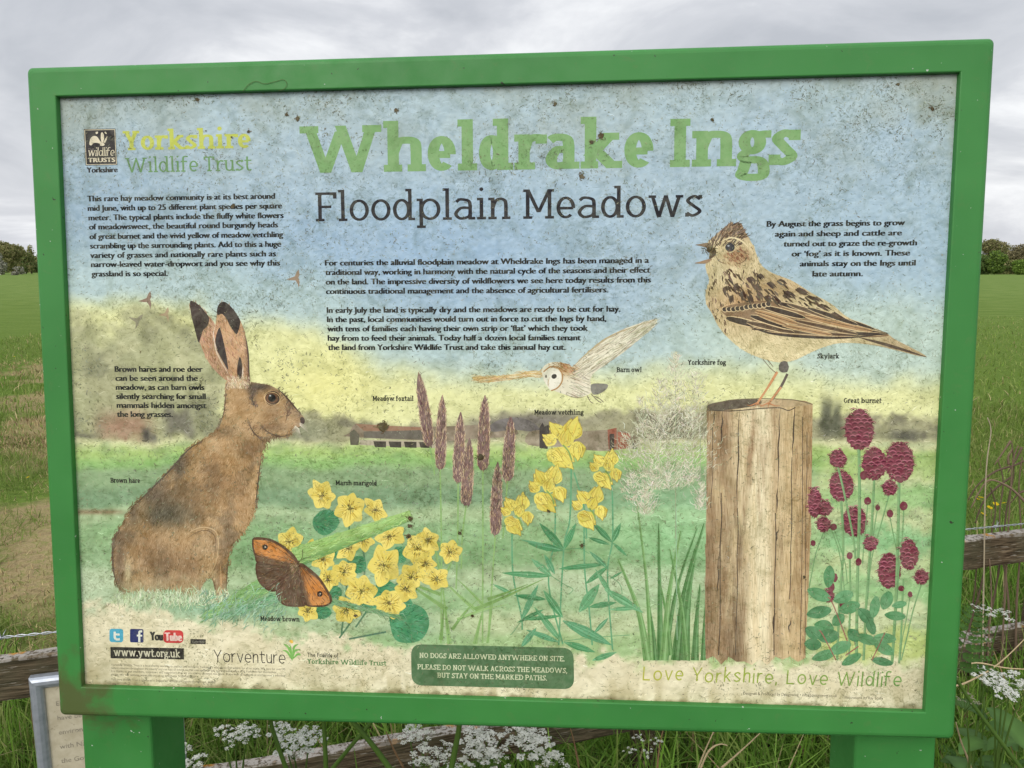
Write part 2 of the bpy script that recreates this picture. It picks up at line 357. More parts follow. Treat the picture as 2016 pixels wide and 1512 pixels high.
    for ya, ca in ((905, (160, 184, 112)), (938, (196, 204, 152)), (960, (150, 186, 122)), (1000, (190, 202, 150)), (1040, (138, 184, 128)), (1090, (188, 204, 150)), (1130, (150, 190, 130)), (1180, (196, 206, 158)), (1240, (182, 196, 120)), (1300, (205, 208, 168))):
        c = lerp(c, rt*sst(ya-16, ya+16, yy+wf*30), ca)
    cg = np.exp(-((x-1320)/130)**2-((y-1040)/90)**2)
    c = lerp(c, cg*.6, (152, 204, 148))
    c = lerp(c, gb*sst(.5, .75, fbm(x*.4, y, 12, 4, 43))*.28*sst(1290, 1240, y), (104, 132, 92))
    gap = np.exp(-((x-1200)/200)**2-((y-1160)/40)**2)
    c = lerp(c, gap*.45, (196, 208, 176))
    c = lerp(c, sst(470, 160, x)*sst(1030, 1190, y)*.75, (190, 204, 172))
    c = lerp(c, np.exp(-((x-185)/60)**4-((y-1008)/5)**2)*.8, (140, 112, 84))
    c = lerp(c, np.exp(-((x-420)/95)**2-((y-1198)/24)**2)*.6, (136, 176, 150))
    for px, py, rx, ry in ((620, 1190, 130, 60), (820, 1240, 80, 40), (690, 1100, 150, 60)):
        c = lerp(c, np.exp(-((x-px)/rx)**2-((y-py)/ry)**2)*.3, (120, 168, 132))
    # bare paper along the bottom with a torn watercolour edge
    lo = np.interp(x, [100, 300, 400, 480, 600, 680, 800, 960, 1200, 1400, 1600, 1900], [1195, 1200, 1228, 1238, 1248, 1262, 1288, 1290, 1292, 1300, 1306, 1308])
    pm = sst(-14, 16, y-lo+wf*70)
    c = lerp(c, pm, (222, 214, 180))
    c = lerp(c, pm*sst(.4, .7, fbm(x, y, 30, 5, 61))*.5, (206, 196, 158))
    # loose pale and dark flecks in the washes, yellowed damp margins
    fl = fbm(x*1.0, y*1.6, 9, 3, 41)-.5
    c = c+fl[..., None]*34
    ed = np.minimum(np.minimum(x-118, 1885-x), np.minimum(y-160, 1400-y))
    c = lerp(c, sst(26, -4, ed+wf*16)*.22, (196, 200, 190))
    cor = np.minimum(np.minimum(np.hypot(x-170, y-1345), np.hypot(x-1815, y-1392)), np.minimum(np.hypot(x-120, y-200), np.hypot(x-1880, y-155)))
    c = lerp(c, sst(150, 10, cor+wob*120+wf*60)*.30, (128, 124, 92))
    c = lerp(c, sst(70, 0, 1352+(x-163)*.0302-y+wf*60)*sst(.45, .65, fbm(x, y*.3, 26, 4, 93))*.40, (150, 138, 92))
    c = lerp(c, sst(14, 0, 1352+(x-163)*.0302-y+wf*22)*.75, (96, 86, 52))
    return np.clip(c, 8, 250)
uv = pan(PXX, PYY, ZP)
V = np.concatenate([uv.reshape(-1, 2), np.full((uv.size//2, 1), ZP)], 1)
ny, nx = PXX.shape; idx = np.arange(nx*ny).reshape(ny, nx)
FQ = np.stack([idx[1:, :-1], idx[1:, 1:], idx[:-1, 1:], idx[:-1, :-1]], -1).reshape(-1, 4)
panel = mesh_np('printed_panel', V, FQ, PRINT, sign, ink(paint_bg(PXX, PYY)).reshape(-1, 3))
bk = [pan(*p, -.03) for p in ((104, 186), (1896, 138), (1826, 1408), (156, 1358))]
mesh_np('backing_board', [(p[0], p[1], -.03) for p in bk]+[(p[0], p[1], -.044) for p in bk], [(0, 3, 2, 1), (4, 5, 6, 7), (0, 1, 5, 4), (1, 2, 6, 5), (2, 3, 7, 6), (3, 0, 4, 7)], GREEN, sign)

# ------------------------------------------------------------------ drawing tools for the artwork
from mathutils.geometry import delaunay_2d_cdt
def inside(poly, x, y):
    r = np.zeros(np.shape(x), bool); n = len(poly); j = n-1
    for i in range(n):
        xi, yi = poly[i]; xj, yj = poly[j]
        if yi != yj:
            c = ((yi > y) != (yj > y)) & (x < (xj-xi)*(y-yi)/(yj-yi)+xi); r ^= c
        j = i
    return r
def smooth(pts, closed=False, n=6):
    P = [np.array(p, float) for p in pts]; m = len(P); o = []
    rng_ = range(m) if closed else range(m-1)
    for i in rng_:
        p0 = P[(i-1) % m] if closed or i > 0 else P[0]; p1 = P[i]; p2 = P[(i+1) % m]; p3 = P[(i+2) % m] if closed or i+2 < m else P[-1]
        for q in range(n):
            s = q/n; o.append(.5*((2*p1)+(p2-p0)*s+(2*p0-5*p1+4*p2-p3)*s*s+(3*p1-p0-3*p2+p3)*s**3))
    if not closed: o.append(P[-1])
    return [tuple(p) for p in o]
class Art:
    """flat printed shapes in photo pixels, stacked in thin layers on the panel"""
    def __init__(s): s.V = []; s.F = []; s.C = []; s.n = 0; s.z = 2e-4
    def up(s, d=1.2e-4): s.z += d
    def raw(s, uv, faces, cols, z=None):
        uv = np.asarray(uv, float); z = s.z if z is None else z
        s.V.append(np.concatenate([uv, np.broadcast_to(np.asarray(z), (len(uv),))[:, None]], 1))
        cols = np.asarray(cols, float); s.C.append(np.broadcast_to(cols, (len(uv), 3)))
        s.F.extend([tuple(i+s.n for i in f) for f in faces]); s.n += len(uv)
    def poly(s, pts, col, dz=0):
        p = np.array(pts, float); s.raw(pan(p[:, 0], p[:, 1], ZP), [tuple(range(len(p)))], ink(col), s.z+dz)
    def fill(s, pts, fn, step=4):
        p = np.array(pts, float); a, b_ = p.min(0), p.max(0)
        X, Y = np.meshgrid(np.arange(a[0], b_[0], step), np.arange(a[1], b_[1], step)); X = X+rng.uniform(-.8, .8, X.shape); Y = Y+rng.uniform(-.8, .8, Y.shape)
        m = inside(pts, X, Y); q = np.stack([X[m], Y[m]], -1)
        allp = np.concatenate([p, q]); n = len(p)
        r = delaunay_2d_cdt([Vector(v) for v in allp], [(i, (i+1) % n) for i in range(n)], [], 1, 0.05)
        vv = np.array([tuple(v) for v in r[0]]); ff = [tuple(f) for f in r[2]]
        s.raw(pan(vv[:, 0], vv[:, 1], ZP), ff, ink(fn(vv[:, 0], vv[:, 1])))
    def line(s, pts, wpx, col, taper=0, dz=0):
        p = np.array(pts, float); n = len(p); d = np.gradient(p, axis=0); d /= np.linalg.norm(d, axis=1)[:, None]+1e-9
        nr = np.stack([-d[:, 1], d[:, 0]], -1); t_ = np.linspace(0, 1, n)
        wd = np.asarray(wpx, float)*np.ones(n)/2
        if taper == 1: wd = wd*(1-t_*.9)
        if taper == 2: wd = wd*np.clip(np.sin(t_*math.pi), .12, 1)
        a = p+nr*wd[:, None]; b_ = p-nr*wd[:, None]; q = np.concatenate([a, b_[::-1]])
        col = np.asarray(col, float)
        if col.ndim == 2: col = np.concatenate([col, col[::-1]])
        s.raw(pan(q[:, 0], q[:, 1], ZP), [(i, i+1, 2*n-2-i, 2*n-1-i) for i in range(n-1)], ink(col), s.z+dz)
    def strokes(s, x, y, ang, ln, wd, col, bend=0.15, depth=1e-4):
        """many tapered strokes at once"""
        m = len(x); ang = np.broadcast_to(ang, m); ln = np.broadcast_to(ln, m); wd = np.broadcast_to(wd, m)
        bn = rng.normal(0, 1, m)*bend*ln
        dx, dy = np.cos(ang), np.sin(ang); px, py = -dy, dx
        A = np.stack([x-dx*ln/2, y-dy*ln/2], -1); B = np.stack([x+dx*ln/2, y+dy*ln/2], -1); Md = np.stack([x+px*bn, y+py*bn], -1)
        nrm = np.stack([px, py], -1)*(wd/2)[:, None]
        q = np.stack([A+nrm*.7, A-nrm*.7, Md-nrm, Md+nrm, B], 1).reshape(-1, 2)
        z = np.repeat(s.z+rng.uniform(0, depth, m), 5); c = np.repeat(ink(col)*np.ones((m, 3)), 5, 0)
        f = []
        for i in range(m): k_ = 5*i; f += [(k_, k_+1, k_+2, k_+3), (k_+3, k_+2, k_+4)]
        s.raw(pan(q[:, 0], q[:, 1], ZP), f, c, z); s.z += depth+2e-5
    def build(s, name, label=None, kind=None):
        V = np.concatenate(s.V); V[:, 2] = V[:, 2]*0.09+ZP
        o = mesh_np(name, V, s.F, PRINT, panel, np.concatenate(s.C)); return props(o, label, kind=kind)
def rand_in(poly, n):
    p = np.array(poly); a, b_ = p.min(0), p.max(0); X = rng.uniform(a[0], b_[0], n*4); Y = rng.uniform(a[1], b_[1], n*4)
    m = inside(poly, X, Y); return X[m][:n], Y[m][:n]
def ell(cx, cy, rx, ry, n=20, rot=0, jit=0):
    o = []
    for i in range(n):
        a = 2*math.pi*i/n; r = 1+random.uniform(-jit, jit); x, y = rx*r*math.cos(a), ry*r*math.sin(a)
        o.append((cx+x*math.cos(rot)-y*math.sin(rot), cy+x*math.sin(rot)+y*math.cos(rot)))
    return o
def vary(col, n, s=12):
    return np.clip(np.asarray(col, float)+rng.normal(0, s, (n, 1))+rng.normal(0, s*.25, (n, 3)), 5, 250)

# ------------------------------------------------------------------ lettering
def crv(*p): return smooth(p, False, 7)
def arc(cx, cy, rx, ry, a0, a1, n=26):
    return [(cx+rx*math.cos(R(a0+(a1-a0)*i/n)), cy+ry*math.sin(R(a0+(a1-a0)*i/n))) for i in range(n+1)]
def glyph(ch, v, h, sf):
    """slab-serif letter as pen strokes; cap height 1. Returns strokes, advance, dots"""
    X, A, D = .74, 1.08, -.27; hv, hh = v/2, h/2; S = []; dots = []
    def P(*p): S.append(list(p))
    def ft(x, y, l=None, r=None):
        l = sf if l is None else l; r = sf if r is None else r
        if sf: S.append([(x-hv-l, y), (x+hv+r, y)])
    def vs(x, y0, y1):                                # short vertical serif
        if sf: S.append([(x, y0), (x, y1)])
    l0 = sf+hv; W = .6
    if ch == ' ': return [], .26, []
    if ch in '.,':
        P((hv, 0), (hv, v*.95))
        if ch == ',': P((hv, .04), (hv*.3, -.16))
        return S, v+.03, []
    if ch == '’' or ch == "'": P((hv, A), (hv*.6, A-.2)); return S, v+.05, []
    if ch == '-': P((.05, .36), (.35, .36)); return S, .4, []
    if ch in 'hnm':
        x = l0; top = A if ch == 'h' else X; P((x, 0), (x, top)); ft(x, top-hh, sf, -hv); ft(x, hh, sf, sf*.8)
        x1 = x; ww = .36+v*.55 if ch != 'm' else .34+v*.4
        for _ in range(2 if ch == 'm' else 1):
            x2 = x1+ww; S.append(crv((x1, X*.52), (x1+ww*.22, X*.84), (x1+ww*.58, X-hh), (x2-ww*.06, X*.84), (x2, X*.56))+[(x2, 0)]); ft(x2, hh, sf*.8, sf); x1 = x2
        W = x1+hv+sf
    elif ch == 'r':
        x = l0; P((x, 0), (x, X)); ft(x, X-hh, sf, -hv); ft(x, hh, sf, sf*1.3)
        S.append(crv((x, X*.5), (x+.07, X*.80), (x+.2, X-hh), (x+.30+hv*.5, X-hh-.005))); vs(x+.30+hv*.5, X-.01, X-h*1.35); W = x+.30+hv*.9
    elif ch in 'il':
        x = l0; top = X if ch == 'i' else A; P((x, 0), (x, top)); ft(x, top-hh, sf, -hv); ft(x, hh); W = x+hv+sf
        if ch == 'i': dots.append((x, A-.05, max(hv*1.05, .065)))
    elif ch == 'j': x = .2; P(*([(x, X)]+crv((x, 0), (x-.03, -.18), (x-.2, -.24)))); ft(x, X-hh, sf, -hv); dots.append((x, A-.05, max(hv, .065))); W = x+hv
    elif ch == 'o': W = .64; P(*arc(W/2, X/2, W/2-hv, X/2-hh, 0, 360, 36))
    elif ch == 'e': W = .6; P((hv, X*.47), (W-hv, X*.47)); P(*arc(W/2, X/2, W/2-hv, X/2-hh, -4, 312, 36))
    elif ch == 'c': W = .55; P(*arc(W/2+.02, X/2, W/2-hv, X/2-hh, 48, 312, 32)); vs(W-hv*.9, X-.02, X-h*1.6)
    elif ch == 'a':
        W = .56+v*.2; x2 = W-hv; S.append(crv((hv*.5+.04, X*.82), (W*.36, X-hh), (x2-.05, X*.86), (x2, X*.64))+[(x2, 0)])
        S.append(crv((x2, X*.53), (W*.40, X*.54), (hv, X*.28), (W*.34, hh), (x2-.06, X*.13), (x2, X*.28))); ft(x2, hh, -hv, sf*1.2); W += sf
    elif ch in 'dq':
        W = .62; x2 = W-hv; P(*arc((W-v*.35)/2, X/2, (W-v*.35)/2-hv, X/2-hh, 0, 360, 34))
        if ch == 'd': P((x2, 0), (x2, A)); ft(x2, A-hh, sf, -hv); ft(x2, hh, -hv, sf*1.2)
        else: P((x2, X), (x2, D)); ft(x2, D+hh)
        W += sf
    elif ch in 'bp':
        x = l0; P(*arc(x+.28+v*.1, X/2, .28, X/2-hh, 0, 360, 34))
        if ch == 'b': P((x, 0), (x, A)); ft(x, A-hh, sf, -hv)
        else: P((x, X), (x, D)); ft(x, X-hh, sf, -hv); ft(x, D+hh)
        W = x+.56+v*.1+hv
    elif ch == 'g':
        W = .62; P(*arc(.28, X*.66, .28-hv, X*.34-hh, 0, 360, 32)); yl = -.09
        P(*crv((.16, X*.38), (.09, .2), (.17, .13), (.42, .115), (.56-hv*.4, .0), (.50, -.2), (.28, -.27+hh*.4), (.07, -.2), (hv*.9, -.08), (.16, .10)))
        P(*crv((.42, X*.86), (.52, X-hh*1.2), (.66, X-hh*1.2))); W = .64
    elif ch == 'k':
        x = l0; P((x, 0), (x, A)); ft(x, A-hh, sf, -hv); ft(x, hh, sf, sf*.5); xr = x+.40+hv*.6
        P((x, X*.36), (xr-.04, X-.02)); P((x+.12, X*.50), (xr, .02)); ft(xr-.05, X-hh, sf*.6, sf*.6); ft(xr, hh, sf*.4, sf*.8); W = xr+hv+sf*.8
    elif ch == 's':
        W = .5; P(*crv((W-.05, X*.80), (W*.52, X-hh), (hv*.75+.02, X*.74), (W*.5, X*.50), (W-hv*.75-.01, X*.26), (W*.46, hh), (.04, X*.19))); vs(W-.05, X-.01, X-h*1.5); vs(.04+h*.1, .01, h*1.5)
    elif ch == 't': x = .2; P(*([(x, X+.22)]+crv((x, X*.6), (x, X*.25), (x+.08, hh), (x+.28, hh+.03)))); P((0.02, X-hh), (x+.28, X-hh)); W = x+.3
    elif ch == 'f': x = l0; P(*([(x, 0)]+crv((x, X*.8), (x+.02, A-.13), (x+.16, A-hh), (x+.34, A-hh-.02)))); P((x-hv-.09, X-hh), (x+.28, X-hh)); ft(x, hh); W = x+.34
    elif ch == 'u':
        x = l0; x2 = x+.36+v*.55; S.append([(x, X)]+crv((x, X*.45), (x+.04, X*.16), (x+.19, hh), (x2-.06, X*.16), (x2, X*.48))); P((x2, 0), (x2, X)); ft(x, X-hh, sf, -hv); ft(x2, X-hh, sf, -hv); ft(x2, hh, -hv, sf*1.2); W = x2+hv+sf
    elif ch in 'vyw':
        pts = [sf*.6+hv, sf*.6+hv+.24+v*.2]
        n_ = 4 if ch == 'w' else 2; stp = .23+v*.22 if ch != 'w' else .19+v*.2; xs = [sf*.7+hv+stp*i for i in range(n_+1)]
        for i in range(n_): P((xs[i], X if i % 2 == 0 else 0), (xs[i+1], 0 if i % 2 == 0 else X))
        ft(xs[0], X-hh, sf*.7, sf*.7); ft(xs[-1], X-hh, sf*.7, sf*.7)
        if ch == 'y': P((xs[1], 0), (xs[1]-.13, D+hh), ); P((xs[1]-.12, D+hh), (xs[1]-.32, D+hh))
        W = xs[-1]+hv+sf*.7
    elif ch == 'x': P((l0, X), (.45+hv, 0)); P((.45+hv, X), (l0, 0)); [ft(a, y, sf*.6, sf*.6) for a in (l0, .45+hv) for y in (X-hh, hh)]; W = .45+v+sf
    elif ch in 'WVYAN' or ch in 'MKX':
        if ch in 'WV':
            stp = .26+v*.33; n_ = 4 if ch == 'W' else 2; xs = [sf+hv+stp*i for i in range(n_+1)]
            for i in range(n_): P((xs[i], 1 if i % 2 == 0 else 0), (xs[i+1], 0 if i % 2 == 0 else (1 if i == n_-1 else .88)))
            ft(xs[0], 1-hh); ft(xs[-1], 1-hh); W = xs[-1]+hv+sf
        elif ch == 'Y': x = .34+v*.3; P((hv+sf*.6, 1), (x, .42)); P((2*x-hv-sf*.6, 1), (x, .42)); P((x, .46), (x, 0)); ft(hv+sf*.6, 1-hh, sf*.6, sf); ft(2*x-hv-sf*.6, 1-hh, sf, sf*.6); ft(x, hh); W = 2*x
        elif ch == 'A': x = .36; P((.06+hv*.5, 0), (x, 1)); P((x, 1), (2*x-.06-hv*.5, 0)); P((.17, .33), (.55, .33)); ft(.06+hv*.5, hh, sf*.7, sf*.7); ft(2*x-.06-hv*.5, hh, sf*.7, sf*.7); W = 2*x+.04
        elif ch == 'N': x = l0; x2 = x+.52; P((x, 0), (x, 1)); P((x, 1), (x2, 0)); P((x2, 0), (x2, 1)); ft(x, hh); ft(x2, 1-hh); ft(x, 1-hh, sf, -hv); W = x2+hv+sf
        elif ch == 'M': x = l0; x2 = x+.70; P((x, 0), (x, 1)); P((x, 1), ((x+x2)/2, .22)); P(((x+x2)/2, .22), (x2, 1)); P((x2, 0), (x2, 1)); ft(x, hh); ft(x2, hh); ft(x, 1-hh, sf, -hv); ft(x2, 1-hh, -hv, sf); W = x2+hv+sf
        elif ch == 'K': x = l0; P((x, 0), (x, 1)); P((x, .36), (x+.46, .98)); P((x+.15, .54), (x+.5, .02)); ft(x, hh, sf, sf*.6); ft(x, 1-hh, sf, sf*.6); ft(x+.46, 1-hh, sf*.5, sf*.7); ft(x+.5, hh, sf*.5, sf*.7); W = x+.5+hv+sf
    elif ch in 'IFELBPRDHT':
        x = l0
        if ch == 'T': x = .35; P((x, 0), (x, 1)); P((.04, 1-hh), (.66, 1-hh)); ft(x, hh); vs(.05, 1, .78); vs(.65, 1, .78); W = .7
        else:
            P((x, 0), (x, 1)); ft(x, hh, sf, sf if ch in 'IFPRH' else -hv); ft(x, 1-hh, sf, sf if ch in 'ILH' else -hv); W = x+hv+sf
            if ch in 'FE': P((x, 1-hh), (x+.5, 1-hh)); P((x, .5), (x+.38, .5)); vs(x+.5, 1, .78); W = x+.54
            if ch in 'EL': P((x, hh), (x+.5, hh)); vs(x+.5, 0, .22); W = x+.54
            if ch in 'PR': P(*([(x, 1-hh)]+arc(x+.27, .73-hh*.3, .24, .27-hh*.7, 90, -90, 18)+[(x, .46)])); W = x+.54
            if ch == 'R': P((x+.24, .46), (x+.50, .02)); ft(x+.50, hh, 0, sf); W = x+.56+sf
            if ch == 'D': P(*([(x, 1-hh)]+arc(x+.22, .5, .36, .5-hh, 90, -90, 26)+[(x, hh)])); W = x+.62
            if ch == 'B':
                P(*([(x, 1-hh)]+arc(x+.25, .75-hh*.4, .22, .25-hh*.6, 90, -90, 18)+[(x, .5)])); P(*([(x, .5)]+arc(x+.27, .25+hh*.4, .26, .25-hh*.6, 90, -90, 18)+[(x, hh)])); W = x+.58
            if ch == 'H': P((x+.52, 0), (x+.52, 1)); P((x, .5), (x+.52, .5)); ft(x+.52, hh); ft(x+.52, 1-hh); W = x+.52+hv+sf
    elif ch in 'OCG':
        W = .8; P(*arc(.4, .5, .4-hv, .5-hh, *((0, 360, 40) if ch == 'O' else (48, 318, 34))))
        if ch == 'G': P((.78-hv, .12), (.78-hv, .44)); P((.5, .42), (.84, .42))
    elif ch == 'S': W = .6; P(*crv((.53, .80), (.32, 1-hh), (hv+.02, .76), (.3, .52), (.6-hv, .26), (.3, hh), (.05, .2))); vs(.54, 1, .74); vs(.05, 0, .26)
    elif ch == 'U': x = l0; x2 = x+.5; P(*([(x, 1)]+crv((x, .4), (x+.05, .13), (x+.25, hh), (x2-.05, .13), (x2, .4))+[(x2, 1)])); ft(x, 1-hh); ft(x2, 1-hh); W = x2+hv+sf
    elif ch == 'J': x = .4; P(*([(x, 1)]+crv((x, .3), (.3, hh), (.06, .14)))); ft(x, 1-hh); W = .5
    return S, W, dots
def slab(art, txt, xl, yb, xr, cap, col, v=.12, h=.1, sf=.09, sb=.06, slant=0, jit=0, col2=None):
    """one line of slab lettering: left end and baseline in photo pixels, cap height in pixels, fitted to the right end"""
    p0 = pan(xl, yb, ZP); pr = pan(xr, yb+(xr-xl)*(-.0306+(yb-106)*.0000444), ZP); wid = pr[0]-p0[0]
    p1 = pan(xl, yb-cap, ZP); sy = p1[1]-p0[1]
    pos = 0; items = []
    for ch in txt:
        S, W, dots = glyph(ch, v, h, sf); items.append((pos, S, dots)); pos += W+sb
    k = wid/(pos-sb)
    hv_ = (v/2, h/2)
    for gx_, S, dots in items:
        jy = random.uniform(-jit, jit); c = col if col2 is None else tuple(np.array(col)*(1-gx_/pos)+np.array(col2)*gx_/pos)
        z = art.z+random.uniform(0, 2e-5)
        for q, st in enumerate(S):
            p = np.array(st, float)
            keep = np.r_[True, np.linalg.norm(np.diff(p, axis=0), axis=1) > 1e-6]; p = p[keep]
            if len(p) < 2: continue
            closed = np.linalg.norm(p[0]-p[-1]) < 1e-6 and len(p) > 4
            dxy = np.abs(p[-1]-p[0])
            if len(p) == 2 and dxy[1] > .25 and dxy[0] > .04:                # a diagonal: cut level at both ends
                hw = hv_[0]*math.sqrt(1+(dxy[0]/dxy[1])**2)*.93; qd = np.array([p[0]-[hw, 0], p[1]-[hw, 0], p[1]+[hw, 0], p[0]+[hw, 0]])+np.array([gx_, jy]); qd[:, 0] += slant*qd[:, 1]
                if p[1][1] > p[0][1]: qd = qd[::-1]
                art.raw(np.stack([p0[0]+qd[:, 0]*k, p0[1]+qd[:, 1]*sy], -1), [(0, 1, 2, 3)], ink(c), z+q*7e-6); continue
            seg = np.diff(p, axis=0); seg /= np.linalg.norm(seg, axis=1)[:, None]; nr = np.stack([-seg[:, 1], seg[:, 0]], -1)
            if closed: nv = np.vstack([nr[-1:]+nr[:1], nr[:-1]+nr[1:], nr[-1:]+nr[:1]])
            else: nv = np.vstack([nr[:1]*2, nr[:-1]+nr[1:], nr[-1:]*2])
            nv /= np.linalg.norm(nv, axis=1)[:, None]; off = nv*np.array(hv_)
            a, b_ = p+off, p-off; m = len(p); qd = np.concatenate([a, b_[::-1]])
            qd = qd+np.array([gx_, jy]); qd[:, 0] += slant*qd[:, 1]
            art.raw(np.stack([p0[0]+qd[:, 0]*k, p0[1]+qd[:, 1]*sy], -1), [(2*m-1-i, 2*m-2-i, i+1, i) for i in range(m-1)], ink(c), z+q*7e-6)
        for dx, dy, r in dots:
            e_ = np.array(ell(gx_+dx+slant*dy, dy+jy, r, r, 14)); art.raw(np.stack([p0[0]+e_[:, 0]*k, p0[1]+e_[:, 1]*sy], -1), [tuple(range(14))], ink(c), z)
_cap = None
def sans(art, txt, xl, yb, xr, cap, col, bold=0.02, slant=0, parent=None, plane=None):
    """one line of sans lettering from Blender's own built-in font, laid flat on the print"""
    global _cap
    def tomesh(body, off):
        cu = bpy.data.curves.new('lettering', 'FONT'); cu.body = body; cu.offset = off; cu.resolution_u = 3; cu.fill_mode = 'FRONT'; cu.shear = slant
        o = link(bpy.data.objects.new('lettering', cu)); dg = bpy.context.evaluated_depsgraph_get()
        me = bpy.data.meshes.new_from_object(o.evaluated_get(dg)); co = np.empty(len(me.vertices)*3); me.vertices.foreach_get('co', co)
        fs = [tuple(p.vertices) for p in me.polygons]; bpy.data.objects.remove(o); bpy.data.curves.remove(cu); bpy.data.meshes.remove(me); return co.reshape(-1, 3)[:, :2], fs
    if _cap is None: _cap = tomesh('H', 0)[0][:, 1].max()
    co, fs = tomesh(txt, 0 if bold > .015 else bold)
    if plane: return co, fs, _cap
    p0 = pan(xl, yb, ZP); pr = pan(xr, yb+(xr-xl)*(-.0306+(yb-106)*.0000444), ZP); sy = (pan(xl, yb-cap, ZP)[1]-p0[1])/_cap
    x0, x1 = co[:, 0].min(), co[:, 0].max()
    uv = np.stack([p0[0]+(co[:, 0]-x0)/(x1-x0)*(pr[0]-p0[0]), p0[1]+co[:, 1]*sy], -1)
    if bold > .015:                                  # heavier strokes: the line struck three times with a hair's shift
        for i, dx in enumerate((-.008, 0, .008)): art.raw(uv+np.array([dx*cap*.0075, (i-1)*cap*.0000075]), fs, ink(col), art.z+i*2e-5)
    else: art.raw(uv, fs, ink(col))

a = Art(); a.z = 7e-4
slab(a, 'Wheldrake Ings', 592, 341, 1568, 92, (120, 160, 102), v=.24, h=.15, sf=.085, sb=.04); a.build('title_lettering', 'large pale green slab lettering reading Wheldrake Ings')
a = Art(); a.z = 7e-4
slab(a, 'Floodplain Meadows', 622, 436, 1381, 57, (30, 28, 34), v=.12, h=.09, sf=.085, sb=.075); a.build('subtitle_lettering', 'dark thin slab lettering reading Floodplain Meadows')
DK = (18, 20, 20)
paras = [
 [("This rare hay meadow community is at its best around", 172.5, 396.6, 541), ("mid June, with up to 25 different plant species per square", 173.5, 415.4, 555), ("meter. The typical plants include the fluffy white flowers", 175, 434, 558), ("of meadowsweet, the beautiful round burgundy heads", 176, 452, 547), ("of great burnet and the vivid yellow of meadow vetchling", 177, 471, 557), ("scrambling up the surrounding plants. Add to this a huge", 178, 489.5, 553), ("variety of grasses and nationally rare plants such as", 178.5, 508, 543), ("narrow-leaved water-dropwort and you see why this", 180, 526, 551), ("grassland is so special.", 181, 544.5, 330)],
 [("For centuries the alluvial floodplain meadow at Wheldrake Ings has been managed in a", 640.5, 523, 1277), ("traditional way, working in harmony with the natural cycle of the seasons and their effect", 641, 541.6, 1280), ("on the land. The impressive diversity of wildflowers we see here today results from this", 642, 560.4, 1281), ("continuous traditional management and the absence of agricultural fertilisers.", 642.5, 579, 1197), ("In early July the land is typically dry and the meadows are ready to be cut for hay.", 644, 616, 1221), ("In the past, local communities would turn out in force to cut the Ings by hand,", 644.5, 634.3, 1193), ("with tens of families each having their own strip or ‘flat’ which they took", 645, 652.6, 1157), ("hay from to feed their animals. Today half a dozen local families tenant", 646, 671, 1143), ("the land from Yorkshire Wildlife Trust and take this annual hay cut.", 646.5, 689.3, 1113)],
 [("By August the grass begins to grow", 1510, 446.5, 1781), ("again and sheep and cattle are", 1526, 466, 1775), ("turned out to graze the re-growth", 1543, 485.5, 1804.5), ("or ‘fog’ as it is known. These", 1559, 505, 1791), ("animals stay on the Ings until", 1575, 524.5, 1802), ("late autumn.", 1600, 544.5, 1698)],
 [("Brown hares and roe deer", 226.6, 732, 398.8), ("can be seen around the", 228, 749.7, 389), ("meadow, as can barn owls", 229, 767.5, 402), ("silently searching for small", 229.5, 785.4, 404.7), ("mammals hidden amongst", 230.6, 803, 406), ("the long grasses.", 231, 820.6, 340)]]
for p in paras:
    a = Art(); a.z = 7e-4
    for tx, x0, y0, x1 in p: sans(a, tx, x0, y0, x1, 11.2, DK, 0.020)
    a.build('text_paragraph')
for tx, x0, y0, x1 in (("Brown hare", 218, 950, 276), ("Meadow foxtail", 734, 789, 814), ("Marsh marigold", 661, 955, 742), ("Barn owl", 1214, 732.5, 1263), ("Meadow vetchling", 1052, 816, 1149), ("Yorkshire fog", 1354, 718, 1429), ("Skylark", 1609, 705.5, 1652), ("Great burnet", 1661, 793, 1735), ("Meadow brown", 513, 1222, 590)):
    a = Art(); a.z = 6.2e-3; slab(a, tx, x0, y0, x1, 9.6, (20, 21, 18), v=.2, h=.14, sf=.07, sb=.075); a.build('species_caption')
# organisation names and logo at the top left
a = Art(); a.z = 7e-4
slab(a, 'Yorkshire', 243, 296, 494, 38, (184, 192, 84), v=.2, h=.13, sf=.085, sb=.04)
slab(a, 'Wildlife Trust', 247, 340, 496, 29, (104, 144, 92), v=.125, h=.09, sf=.085, sb=.07); a.build('organisation_lettering', 'Yorkshire in yellow above Wildlife Trust in green slab letters')
a = Art(); a.z = 7e-4
CRM = (214, 204, 176); BLK = (50, 46, 46)
a.poly([(164.8, 254), (227.3, 253), (231, 325), (168.6, 326)], BLK); a.up()
for q in (((166.6, 256), (225.8, 255)), ((225.8, 255), (229.3, 323.3)), ((229.3, 323.3), (170.2, 324.2)), ((170.2, 324.2), (166.6, 256))): a.line(q, 1.2, CRM, dz=random.uniform(0, 5e-5))
a.up()
a.poly(smooth([(176, 284), (178, 273), (184, 268), (191, 269), (196, 276), (199, 280), (201, 284), (197, 283), (190, 281), (184, 282), (180, 286)], True, 4), CRM)
a.poly(smooth([(199, 262), (202, 261), (204.5, 266), (204.8, 274), (203, 280), (206, 284), (204, 287), (198, 287), (197, 284), (199.5, 280), (198.5, 272)], True, 4), CRM)
a.poly(smooth([(211.5, 268), (210, 275), (207, 281), (203.5, 280), (206, 276), (208, 272)], True, 4), CRM)
a.poly(smooth([(188, 261), (192, 259), (193, 262), (190, 264)], True, 3), CRM); a.poly(smooth([(207, 259), (210, 262), (209, 264), (206, 261)], True, 3), CRM); a.up()
slab(a, 'wildlife', 173, 307.5, 225, 15.5, CRM, v=.12, h=.08, sf=.03, sb=.06, slant=.16)
